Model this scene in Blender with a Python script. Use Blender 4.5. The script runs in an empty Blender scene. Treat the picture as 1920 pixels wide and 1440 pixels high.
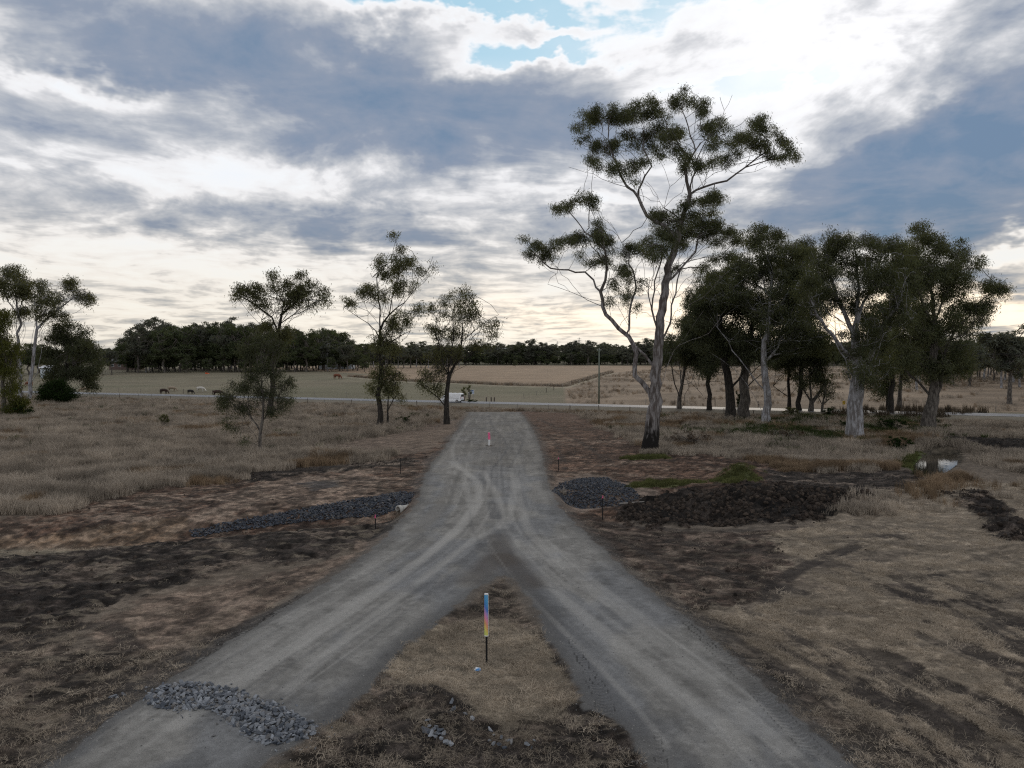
import bpy, bmesh, math, random
import numpy as np
from mathutils import Vector, Matrix

random.seed(7)
RNG = np.random.default_rng(7)
SC = bpy.context.scene
COL = SC.collection

# ---------------------------------------------------------------- camera
CAM_H = 10.0
PITCH = math.radians(2.065)
FPX = 1331.0                                   # focal length in pixels of the 1920 wide photograph
cam_d = bpy.data.cameras.new('camera')
cam_d.sensor_width = 36.0
cam_d.lens = 36.0 * FPX / 1920.0
cam_d.clip_start = 0.1
cam_d.clip_end = 20000.0
cam = bpy.data.objects.new('camera', cam_d)
cam.location = (0, 0, CAM_H)
cam.rotation_euler = (math.pi / 2 - PITCH, 0, 0)
COL.objects.link(cam)
SC.camera = cam
SC.view_settings.view_transform = 'Standard'
SC.view_settings.look = 'None'
SC.view_settings.gamma = 1.0
SC.view_settings.exposure = 0.0
SC.view_settings.use_curve_mapping = False
SC.cycles.use_denoising = False
SC.cycles.filter_width = 1.2
SC.cycles.max_bounces = 6
SC.cycles.diffuse_bounces = 3
SC.cycles.transmission_bounces = 3

SUN_AZ = math.radians(19.0)                    # to the right of straight ahead (+Y)
SUN_EL = math.radians(14.0)

# ---------------------------------------------------------------- node helper
class NT:
    """small helper to write node maths as python expressions"""
    def __init__(self, tree):
        self.t = tree
        tree.nodes.clear()
    def n(self, typ, **kw):
        nd = self.t.nodes.new(typ)
        for k, v in kw.items():
            setattr(nd, k, v)
        return nd
    def link(self, a, b):
        self.t.links.new(a, b)
    def put(self, sock, v):
        if isinstance(v, bpy.types.NodeSocket):
            self.t.links.new(v, sock)
        elif v is not None:
            sock.default_value = v
    def m(self, op, a, b=None, c=None, clamp=False):
        nd = self.t.nodes.new('ShaderNodeMath')
        nd.operation = op
        nd.use_clamp = clamp
        for i, v in enumerate((a, b, c)):
            if v is not None:
                self.put(nd.inputs[i], v)
        return nd.outputs[0]
    def vm(self, op, a, b=None, s=None):
        nd = self.t.nodes.new('ShaderNodeVectorMath')
        nd.operation = op
        self.put(nd.inputs[0], a)
        if b is not None:
            self.put(nd.inputs[1], b)
        if s is not None:
            self.put(nd.inputs['Scale'], s)
        return nd.outputs['Value'] if op in ('DOT_PRODUCT', 'LENGTH', 'DISTANCE') else nd.outputs['Vector']
    def xyz(self, v):
        nd = self.t.nodes.new('ShaderNodeSeparateXYZ')
        self.link(v, nd.inputs[0])
        return nd.outputs
    def cxyz(self, x, y, z):
        nd = self.t.nodes.new('ShaderNodeCombineXYZ')
        for i, v in enumerate((x, y, z)):
            self.put(nd.inputs[i], v)
        return nd.outputs[0]
    def noise(self, vec, scale, detail=4, rough=0.55, lac=2.0, dist=0.0, out='Fac', dim='3D'):
        nd = self.t.nodes.new('ShaderNodeTexNoise')
        nd.noise_dimensions = dim
        if vec is not None:
            self.link(vec, nd.inputs['Vector'])
        nd.inputs['Scale'].default_value = scale
        nd.inputs['Detail'].default_value = detail
        nd.inputs['Roughness'].default_value = rough
        nd.inputs['Lacunarity'].default_value = lac
        nd.inputs['Distortion'].default_value = dist
        return nd.outputs[out]
    def ramp(self, fac, stops, interp='LINEAR'):
        nd = self.t.nodes.new('ShaderNodeValToRGB')
        r = nd.color_ramp
        r.interpolation = interp
        while len(r.elements) > 1:
            r.elements.remove(r.elements[-1])
        for i, (p, c) in enumerate(stops):
            e = r.elements[0] if i == 0 else r.elements.new(p)
            e.position = p
            e.color = (c[0], c[1], c[2], 1) if not isinstance(c, (int, float)) else (c, c, c, 1)
        self.put(nd.inputs[0], fac)
        return nd.outputs[0]
    def mix(self, fac, a, b, blend='MIX'):
        nd = self.t.nodes.new('ShaderNodeMix')
        nd.data_type = 'RGBA'
        nd.blend_type = blend
        nd.clamp_factor = True
        self.put(nd.inputs[0], fac)
        for s, v in ((nd.inputs[6], a), (nd.inputs[7], b)):
            if isinstance(v, (tuple, list)):
                v = (v[0], v[1], v[2], 1.0)
            self.put(s, v)
        return nd.outputs[2]
    def mr(self, v, a, b, c=0.0, d=1.0, smooth=True):
        nd = self.t.nodes.new('ShaderNodeMapRange')
        nd.interpolation_type = 'SMOOTHSTEP' if smooth else 'LINEAR'
        self.put(nd.inputs[0], v)
        for i, q in enumerate((a, b, c, d)):
            nd.inputs[i + 1].default_value = q
        return nd.outputs[0]

# ---------------------------------------------------------------- world: evening sky with broken cloud
def px_angles(px, py):
    u, v = (px - 960) / FPX, (720 - py) / FPX
    y = math.cos(PITCH) + v * math.sin(PITCH)
    z = -math.sin(PITCH) + v * math.cos(PITCH)
    return math.atan2(u, y), math.atan2(z, math.hypot(u, y))

world = bpy.data.worlds.new('World')
SC.world = world
world.use_nodes = True
w = NT(world.node_tree)
tc = w.n('ShaderNodeTexCoord')
D = w.vm('NORMALIZE', tc.outputs['Generated'])
dx, dy, dz = w.xyz(D)
az0 = w.m('ARCTAN2', dx, dy)
el0 = w.m('ARCSINE', dz)
zc = w.m('ADD', w.m('MAXIMUM', dz, 0.0), 0.085)
P = w.cxyz(w.m('DIVIDE', dx, zc), w.m('DIVIDE', dy, zc), 0.0)      # flat cloud deck seen in perspective
warp = w.vm('SUBTRACT', w.noise(P, 0.9, 2, 0.5, out='Color', dim='2D'), (0.5, 0.5, 0.5))
Pw = w.vm('ADD', P, w.vm('SCALE', warp, s=0.55))
big = w.noise(Pw, 0.9, 6, 0.55, dim='2D')
wisp = w.noise(Pw, 3.0, 6, 0.58, dim='2D')
# wobble the placed cloud masses with the same kind of turbulence
wob = w.vm('SUBTRACT', w.noise(w.vm('MULTIPLY', D, (1.0, 1.0, 1.6)), 6.5, 5, 0.6, out='Color'), (0.5, 0.5, 0.5))
wx, wy, wz = w.xyz(wob)
az = w.m('MULTIPLY_ADD', wx, 0.30, az0)
el = w.m('MULTIPLY_ADD', wy, 0.16, el0)

def blob(cx, cy, sx, sy, slope=0.0):
    a, e = px_angles(cx, cy)
    du = w.m('SUBTRACT', az, a)
    dv = w.m('SUBTRACT', el, e)
    if slope:
        dv = w.m('MULTIPLY_ADD', du, slope, dv)
    du = w.m('DIVIDE', du, sx / FPX)
    dv = w.m('DIVIDE', dv, sy / FPX)
    q = w.m('ADD', w.m('MULTIPLY', du, du), w.m('MULTIPLY', dv, dv))
    return w.m('EXPONENT', w.m('MULTIPLY', q, -0.7))

DENS = [  # px, py, half width, half height, weight, slope (the masses of cloud and the gaps)
    (120, 50, 190, 50, .16, .12), (430, 120, 260, 66, .21, .18), (780, 180, 270, 66, .21, .12),
    (1000, 235, 230, 65, .16, .05), (480, 240, 260, 50, .10, .1),
    (1790, 310, 240, 80, .30, -.25), (1910, 215, 110, 40, .18, 0), (1560, 385, 230, 60, .17, 0), (1890, 400, 160, 55, .22, 0),
    (1240, 440, 60, 60, .14, 0),
    (1520, 70, 230, 80, -.10, .1), (1870, 25, 100, 26, .10, 0), (1840, 115, 120, 22, .09, 0), (1800, 165, 130, 22, -.12, -.2), (1640, 255, 150, 22, -.08, -.3), (1300, 90, 120, 24, .10, 0),
    (870, 18, 190, 32, -.46, 0), (1020, 90, 130, 20, -.34, -.1), (690, 25, 70, 30, -.2, 0), (1010, 55, 110, 16, .20, 0),
    (120, 128, 120, 18, -.26, .1), (250, 185, 60, 26, -.10, 0),
    (800, 335, 420, 22, -.10, 0), (300, 395, 420, 22, .15, .06), (780, 440, 260, 20, .15, 0),
    (200, 475, 420, 26, -.16, .1), (420, 330, 420, 30, -.08, 0), (1140, 395, 120, 14, -.20, 0),
    (1880, 470, 90, 12, -.34, 0), (1890, 600, 110, 14, -.25, 0), (1890, 535, 140, 30, .16, 0), (1740, 478, 190, 20, -.26, 0), (1600, 590, 330, 26, -.16, 0),
]
dens = w.m('MULTIPLY_ADD', w.m('SUBTRACT', big, 0.5), w.mr(el0, 0.10, 0.40, 0.42, 0.66), 0.520)
dens = w.m('MULTIPLY_ADD', w.m('SUBTRACT', wisp, 0.5), 0.62, dens)
dens = w.m('MULTIPLY_ADD', wz, 0.52, dens)
for (cx, cy, sx, sy, wt, sl) in DENS:
    dens = w.m('MULTIPLY_ADD', blob(cx, cy, sx, sy, sl), wt, dens)
# thin, bright and warm towards the horizon
low = w.m('SUBTRACT', 1.0, w.mr(el0, 0.0, 0.26))
dens = w.m('MULTIPLY_ADD', low, -0.085, dens)
cloud = w.ramp(dens, [(0.00, (.88, .93, 1.0)), (0.32, (.92, .94, .97)), (0.42, (.88, .88, .90)), (0.50, (.66, .67, .70)),
                      (0.60, (.46, .49, .545)), (0.74, (.285, .335, .43)), (0.86, (.235, .30, .41)), (1.02, (.175, .26, .385))])
warmc = w.mix(low, (1, 1, 1), (1.0, 0.92, 0.78))
cloud = w.mix(1.0, cloud, warmc, 'MULTIPLY')
glow = w.m('MAXIMUM', blob(1540, 80, 300, 120), w.m('MULTIPLY', blob(1180, 600, 620, 90), 0.6))
thin = w.m('SUBTRACT', 1.0, w.mr(dens, 0.36, 0.72))
cloud = w.mix(1.0, cloud, w.vm('ADD', (1, 1, 1), w.vm('SCALE', (1, 1, 1), s=w.m('MULTIPLY', w.m('MULTIPLY', glow, thin), 0.14))), 'MULTIPLY')
sunlow = w.m('MULTIPLY', blob(1540, 595, 380, 40), thin)
cloud = w.mix(1.0, cloud, w.vm('SCALE', (.55, .34, .12), s=sunlow), 'ADD')
sky = w.n('ShaderNodeTexSky', sky_type='NISHITA', sun_disc=False)
sky.sun_elevation = SUN_EL
sky.sun_rotation = SUN_AZ
sky.altitude = 60
sky.air_density = 1.0
sky.dust_density = 0.6
SKY_S = 0.10
clear = w.mix(1.0, w.vm('SCALE', sky.outputs[0], s=SKY_S), (.26, .44, .56), 'ADD')
clear = w.mix(0.8, clear, (.36, .60, .74))
cover = w.m('MAXIMUM', w.m('MAXIMUM', w.mr(dens, 0.20, 0.33), glow), w.m('SUBTRACT', 1.0, w.mr(el0, 0.30, 0.42)))
world.cycles.sampling_method = 'MANUAL'
world.cycles.sample_map_resolution = 256
col = w.mix(cover, clear, cloud)
# below the horizon: plain dull ground tone (nothing of it is in view)
col = w.mix(w.mr(dz, -0.02, 0.0), (.12, .11, .09), col)
bg = w.n('ShaderNodeBackground')
w.link(w.vm('SCALE', col, s=1.0 / SKY_S), bg.inputs['Color'])
bg.inputs['Strength'].default_value = SKY_S
wo = w.n('ShaderNodeOutputWorld')
w.link(bg.outputs[0], wo.inputs[0])

# ---------------------------------------------------------------- sun, veiled by cloud
sun_d = bpy.data.lights.new('sun', 'SUN')
sun_d.energy = 0.6
sun_d.angle = math.radians(18)
sun_d.color = (1.0, 0.86, 0.68)
sun = bpy.data.objects.new('sun', sun_d)
sd = Vector((math.sin(SUN_AZ) * math.cos(SUN_EL), math.cos(SUN_AZ) * math.cos(SUN_EL), math.sin(SUN_EL)))
sun.rotation_euler = sd.to_track_quat('Z', 'Y').to_euler()
sun.location = (60, 150, 60)
COL.objects.link(sun)

# ---------------------------------------------------------------- numpy helpers: noise, projection, polygons
def _hash(ix, iy, seed):
    h = ix * np.uint32(374761393) + iy * np.uint32(668265263) + np.uint32((seed * 1442695041) & 0xffffffff)
    h = (h ^ (h >> np.uint32(13))) * np.uint32(1274126177)
    return ((h ^ (h >> np.uint32(16))) & np.uint32(0xffff)).astype(np.float32) * np.float32(1 / 65535.0)

def vnoise(x, y, seed=0):
    x, y = np.asarray(x, np.float32), np.asarray(y, np.float32)
    fx0, fy0 = np.floor(x), np.floor(y)
    ix, iy = fx0.astype(np.int32).astype(np.uint32), fy0.astype(np.int32).astype(np.uint32)
    fx, fy = x - fx0, y - fy0
    fx, fy = fx * fx * (3 - 2 * fx), fy * fy * (3 - 2 * fy)
    one = np.uint32(1)
    a, b = _hash(ix, iy, seed), _hash(ix + one, iy, seed)
    c, d = _hash(ix, iy + one, seed), _hash(ix + one, iy + one, seed)
    return a + (b - a) * fx + (c - a) * fy + (a - b - c + d) * fx * fy

def fbm(x, y, seed=0, octv=4, gain=0.5):
    s, a, t = 0.0, 1.0, 0.0
    for k in range(octv):
        s = s + a * vnoise(x + 17.3 * k, y - 9.1 * k, seed + k)
        t += a
        a *= gain
        x, y = x * 2.03, y * 2.03
    return s / t

def sstep(v, a, b):
    t = np.clip((v - a) / (b - a), 0, 1)
    return t * t * (3 - 2 * t)

def pray(px, py):
    u, v = (px - 960) / FPX, (720 - py) / FPX
    return np.array((u, math.cos(PITCH) + v * math.sin(PITCH), -math.sin(PITCH) + v * math.cos(PITCH)))

def g0(px, py):                                # photo pixel -> point of the flat ground
    r = pray(px, py)
    t = -CAM_H / r[2]
    return (r[0] * t, r[1] * t)

def at(px, py, dist):                          # photo pixel at a given distance ahead
    r = pray(px, py)
    t = dist / r[1]
    return np.array((r[0] * t, dist, CAM_H + r[2] * t))

def poly(pts):
    return np.array([g0(*p) for p in pts])

def sdist(x, y, pg):                           # signed distance, negative inside
    d = np.full(x.shape, 1e9)
    ins = np.zeros(x.shape, bool)
    n = len(pg)
    for i in range(n):
        x0, y0 = pg[i]
        x1, y1 = pg[(i + 1) % n]
        ex, ey = x1 - x0, y1 - y0
        L = ex * ex + ey * ey + 1e-9
        t = np.clip(((x - x0) * ex + (y - y0) * ey) / L, 0, 1)
        d = np.minimum(d, (x - x0 - t * ex) ** 2 + (y - y0 - t * ey) ** 2)
        c = (y0 > y) != (y1 > y)
        xi = x0 + (y - y0) * ex / (ey if abs(ey) > 1e-9 else 1e-9)
        ins ^= c & (x < xi)
    d = np.sqrt(d)
    return np.where(ins, -d, d)

def ldist(x, y, pts):                          # distance to a polyline and the length along it
    d = np.full(x.shape, 1e9)
    u = np.zeros(x.shape)
    acc = 0.0
    for (x0, y0), (x1, y1) in zip(pts[:-1], pts[1:]):
        ex, ey = x1 - x0, y1 - y0
        L = math.hypot(ex, ey) + 1e-9
        t = np.clip(((x - x0) * ex + (y - y0) * ey) / (L * L), 0, 1)
        q = (x - x0 - t * ex) ** 2 + (y - y0 - t * ey) ** 2
        m = q < d
        d = np.where(m, q, d)
        u = np.where(m, acc + t * L, u)
        acc += L
    return np.sqrt(d), u

def smooth_line(pts, n=6):
    p = np.array([g0(*q) for q in pts])
    p = np.vstack([2 * p[0] - p[1], p, 2 * p[-1] - p[-2]])
    out = []
    for i in range(1, len(p) - 2):
        for t in np.linspace(0, 1, n, endpoint=False):
            a, b, c, d = p[i - 1], p[i], p[i + 1], p[i + 2]
            out.append(0.5 * (2 * b + (c - a) * t + (2 * a - 5 * b + 4 * c - d) * t ** 2 + (3 * b - 3 * c + d - a) * t ** 3))
    out.append(p[-2])
    return np.array(out)

# ---------------------------------------------------------------- layout of the ground
ROAD = np.vstack([
    smooth_line([(880, 773), (862, 800), (838, 834), (803, 880), (790, 918), (778, 950), (742, 990), (690, 1040),
                 (590, 1108), (470, 1180), (380, 1240), (290, 1300), (190, 1370), (90, 1450), (-40, 1560)], 3),
    smooth_line([(360, 1580), (470, 1470), (520, 1425), (600, 1375), (655, 1330), (700, 1290), (760, 1215), (850, 1150),
                 (905, 1105), (945, 1085), (985, 1120), (1010, 1170), (1050, 1245), (1090, 1312), (1118, 1345), (1180, 1385), (1215, 1460), (1240, 1560)], 3),
    smooth_line([(1690, 1540), (1590, 1440), (1510, 1368), (1420, 1280), (1330, 1200), (1230, 1120), (1160, 1062),
                 (1105, 1010), (1060, 968), (1036, 925), (1022, 880), (1010, 830), (992, 795), (975, 773)], 3)])
ISLAND_TIP = g0(945, 1085)
SWALE = np.array([g0(*p) for p in [(-100, 1010), (180, 1000), (360, 985), (560, 968), (745, 955), (900, 944), (1050, 930), (1200, 945), (1330, 960)]])
CREEK = poly([(1716, 872), (1728, 858), (1748, 849), (1772, 846), (1790, 850), (1790, 868), (1775, 884), (1745, 892), (1716, 888)])
HEAP = [(1290, 952, 6.0, 2.2, .75), (1400, 945, 7.0, 2.6, .95), (1500, 940, 6.0, 2.4, .85), (1590, 946, 4.0, 1.6, .6), (1180, 955, 2.6, 1.3, .75),
        (1400, 915, 7.5, 3.0, .35), (1800, 838, 9.0, 2.6, .7), (1880, 842, 8.0, 2.4, .55), (1390, 893, 2.0, 1.6, 1.2), (1790, 940, 1.5, 1.0, .5), (1870, 985, 1.2, 1.8, .45),
        (1910, 1030, 1.2, 1.8, .45), (1270, 872, 9.0, 4.0, .45), (640, 880, 6.0, 1.5, .35), (780, 1305, 1.1, .7, .28), (830, 1345, .8, .5, .22), (520, 890, 8.0, 1.5, .25)]
HEAPW = [(g0(a, b), c, d, e * (.62 if i < 6 else .85)) for i, (a, b, c, d, e) in enumerate(HEAP)]

def road_s(x, y):                              # distance beyond the centre of the sealed road
    return (y - (156.5 - 0.375 * (x + 13))) * 0.936

def height(x, y):                              # shape of the land
    x = np.asarray(x, float)
    y = np.asarray(y, float)
    s = road_s(x, y)
    z = 5.4 * (1 - np.exp(-np.maximum(s - 9, 0) / 95.0))
    z = z + 14.0 * sstep(s, 330, 1000) + 20 * sstep(s, 1200, 2600) * (0.4 + fbm(x / 900, y / 900, 91, 2))
    rd = np.full(x.shape, 40.0)
    mm = (y < 140) & (np.abs(x) < 45)
    if mm.any():
        rd[mm] = np.minimum(sdist(x[mm], y[mm], ROAD), 40)
    near = y < 120
    z = z + np.where(near, 0.14 * (1 - sstep(rd, -0.1, 0.9)), 0.06 * (1 - sstep(rd, -0.1, 0.9)))
    sd_, _ = ldist(x, y, SWALE)
    z = z - 0.85 * np.exp(-(sd_ / 2.6) ** 2) * sstep(rd, 0.1, 1.5)
    cd = sdist(x, y, CREEK)
    z = z - 0.45 * (1 - sstep(cd, -.9, .7))
    rr0 = sstep(rd, 0, 0.8)
    for (hx, hy), a, b, hh in HEAPW:
        m = (np.abs(x - hx) < 2.5 * a) & (np.abs(y - hy) < 2.5 * b)
        if m.any():
            q = ((x[m] - hx) / a) ** 2 + ((y[m] - hy) / b) ** 2
            z[m] += np.where(q < 6, hh * np.exp(-1.3 * q) * rr0[m], 0)
    z = z + 0.22 * (fbm(x / 9, y / 9, 5, 2) - 0.5) * sstep(rd, 0, 3) * sstep(cd, 1.5, 5) * (1 - sstep(s, -14, -6))
    return z, rd, s

def gp(px, py):                                # photo pixel -> point of the real ground
    r = pray(px, py)
    ys = np.concatenate([np.linspace(12, 260, 2600), np.linspace(261, 2500, 2000)])
    t = ys / r[1]
    zs = CAM_H + r[2] * t
    h, _, _ = height(r[0] * t, ys)
    k = np.argmax(zs < h)
    if zs[k] >= h[k]:
        k = len(ys) - 1
    return np.array((r[0] * t[k], ys[k], h[k]))

def gz(x, y):
    return float(height(np.array([x]), np.array([y]))[0][0])

# zones: polygon in photo pixels, base colour, edge softness in metres, wander of the edge in metres, roughness of the surface
ZN = {}
def zone(name, pts, colour, soft, wander, rough):
    ZN[name] = (poly(pts), np.array(colour), soft, wander, rough)

C_GRASSFLOOR = (.140, .116, .092)
C_RED = (.120, .075, .053)
C_DARK = (.050, .040, .034)
C_BLACK = (.033, .027, .023)
C_PALE = (.300, .232, .178)
C_CUT = (.288, .238, .180)
C_BROWN = (.080, .063, .050)
zone('left_scrape', [(120, 960), (250, 925), (420, 905), (560, 885), (690, 868), (760, 845), (790, 800), (900, 775), (900, 900), (790, 945), (740, 985), (360, 1000), (-200, 1040), (-200, 990)], C_RED, 2.0, 3.0, .85)
zone('left_berm', [(460, 893), (560, 878), (690, 866), (770, 858), (775, 872), (690, 882), (560, 892), (470, 905)], (.045, .036, .030), .6, 1.2, 1.0)
zone('left_patchgrey', [(560, 905), (640, 898), (650, 912), (580, 922)], (.085, .078, .075), .8, 1.5, .5)
zone('left_strip', [(590, 842), (700, 822), (800, 800), (880, 778), (880, 800), (820, 845), (700, 855)], (.165, .125, .096), 1.5, 2.5, .5)
zone('left_pale', [(420, 925), (520, 895), (700, 885), (740, 905), (720, 930), (600, 945), (420, 960), (370, 965)], (.230, .168, .128), 1.2, 2.5, .8)
zone('orange_clay', [(-200, 1000), (150, 985), (330, 968), (340, 985), (150, 1008), (-200, 1022)], (.235, .160, .105), .6, 1.2, .7)
zone('left_clay_edge', [(350, 992), (560, 977), (740, 960), (735, 966), (560, 987), (360, 1003)], (.26, .205, .155), .3, .6, .4)
zone('left_dark', [(-300, 1030), (0, 1028), (200, 1010), (420, 1000), (730, 972), (740, 990), (690, 1030), (560, 1055), (400, 1075), (260, 1110), (120, 1165), (-300, 1240)], C_DARK, 1.0, 2.0, .9)
zone('left_stubble', [(-200, 1000), (100, 1005), (230, 1010), (150, 1030), (-200, 1045)], (.22, .19, .14), .8, 1.0, .5)
zone('left_streak', [(140, 1195), (250, 1130), (400, 1090), (600, 1052), (700, 1015), (725, 1012), (600, 1090), (440, 1175), (330, 1215), (180, 1240)], (.198, .148, .114), .8, 1.5, .6)
zone('left_bottom', [(-300, 1240), (130, 1170), (250, 1235), (330, 1215), (470, 1165), (300, 1300), (60, 1460), (-300, 1700)], C_BROWN, .8, 1.2, .8)
zone('left_rut', [(210, 1270), (300, 1225), (480, 1165), (620, 1095), (600, 1110), (480, 1185), (330, 1255), (240, 1300)], (.050, .042, .037), .4, .5, .6)
zone('island', [(945, 1085), (1010, 1170), (1110, 1330), (1200, 1390), (1260, 1560), (330, 1600), (520, 1430), (650, 1340), (760, 1215), (860, 1145)], C_BROWN, .5, .6, .8)
zone('island_grass', [(880, 1165), (960, 1155), (1000, 1190), (1060, 1270), (1090, 1330), (1060, 1350), (900, 1345), (850, 1300), (740, 1290), (720, 1255), (800, 1195)], (.250, .208, .155), .5, .8, .5)
zone('island_dark', [(600, 1400), (720, 1330), (760, 1290), (850, 1310), (860, 1380), (1000, 1400), (1100, 1330), (1190, 1390), (1200, 1440), (700, 1560), (560, 1560)], (.048, .039, .033), .6, 1.4, 1.0)
zone('left_patch', [(500, 1345), (560, 1295), (680, 1300), (650, 1345), (580, 1375), (510, 1370)], (.120, .100, .080), .5, .5, .4)
zone('right_red', [(970, 770), (1075, 775), (1140, 810), (1220, 852), (1330, 850), (1420, 870), (1500, 890), (1720, 880), (1760, 905), (1640, 935), (1300, 975), (1040, 985), (1010, 900), (990, 820)], C_RED, 1.5, 2.5, .9)
zone('right_pale', [(1035, 898), (1110, 890), (1200, 905), (1230, 925), (1260, 945), (1200, 950), (1060, 965), (1030, 940)], (.19, .145, .115), .8, 1.2, .5)
zone('right_black', [(1135, 968), (1180, 945), (1300, 918), (1460, 905), (1560, 922), (1650, 945), (1600, 958), (1530, 975), (1450, 985), (1200, 990)], C_BLACK, 1.2, 2.6, 1.0)
zone('right_soil', [(1440, 882), (1560, 888), (1700, 880), (1760, 902), (1690, 925), (1560, 935), (1430, 915)], (.062, .050, .042), 1.2, 2.0, .9)
zone('right_dark', [(1040, 972), (1300, 985), (1500, 988), (1600, 985), (1700, 1010), (1640, 1050), (1500, 1095), (1440, 1130), (1330, 1150), (1270, 1130), (1160, 1065), (1100, 1010)], (.084, .061, .048), 1.2, 3.0, .8)
zone('cut_grass', [(1420, 1000), (1540, 985), (1650, 960), (1680, 930), (1740, 905), (2300, 900), (2600, 1600), (1800, 1600), (1600, 1420), (1500, 1300), (1330, 1190), (1300, 1160), (1440, 1130), (1500, 1090)], C_CUT, 1.2, 3.0, .45)
zone('right_strip', [(1160, 1070), (1250, 1110), (1340, 1180), (1450, 1250), (1600, 1340), (1760, 1450), (1850, 1560), (1700, 1560), (1500, 1365), (1330, 1200)], (.105, .084, .067), .6, .9, .7)
zone('creek_edge', [(1700, 878), (1715, 850), (1760, 838), (1805, 842), (1800, 868), (1765, 890), (1715, 892)], (.070, .058, .042), .5, .6, .6)
zone('creek_dirt', [(1705, 822), (1760, 818), (1850, 820), (1990, 828), (1990, 850), (1880, 848), (1800, 840), (1740, 838)], C_BLACK, 1.2, 1.5, 1.0)
zone('right_clods', [(1760, 925), (1840, 915), (1880, 945), (1960, 1000), (1990, 1060), (1880, 1010), (1840, 965)], C_DARK, .7, 1.2, 1.0)
zone('mid_green', [(1310, 800), (1400, 775), (1640, 770), (1800, 780), (1700, 830), (1560, 830), (1400, 825)], (.130, .130, .075), 5.0, 6.0, .3)
zone('green_mound', [(1345, 902), (1380, 885), (1410, 888), (1425, 902), (1370, 910)], (.105, .115, .050), .8, 1.8, .2)
zone('green_strip', [(1170, 910), (1260, 902), (1310, 906), (1280, 914), (1190, 917)], (.130, .135, .060), .6, 1.5, .2)
zone('green_bank', [(1690, 838), (1725, 845), (1735, 862), (1715, 880), (1690, 872), (1660, 850)], (.085, .115, .035), .8, 1.0, .2)
zone('green_tree', [(1160, 856), (1240, 850), (1260, 860), (1180, 866)], (.130, .165, .05), .6, 1.0, .2)
ZORDER = [k for k in ZN if k not in ('left_berm', 'left_patchgrey')]
ZORDER.insert(ZORDER.index('left_dark'), 'left_berm')
ZORDER.insert(ZORDER.index('left_dark'), 'left_patchgrey')

RIGHT_DIR = np.array(g0(1500, 1365)) - np.array(g0(1160, 1062))
RIGHT_DIR = RIGHT_DIR / np.hypot(*RIGHT_DIR)
LEFT_DIR = np.array(g0(330, 1240)) - np.array(g0(690, 1040))
LEFT_DIR = LEFT_DIR / np.hypot(*LEFT_DIR)
FIELD = None

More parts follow.
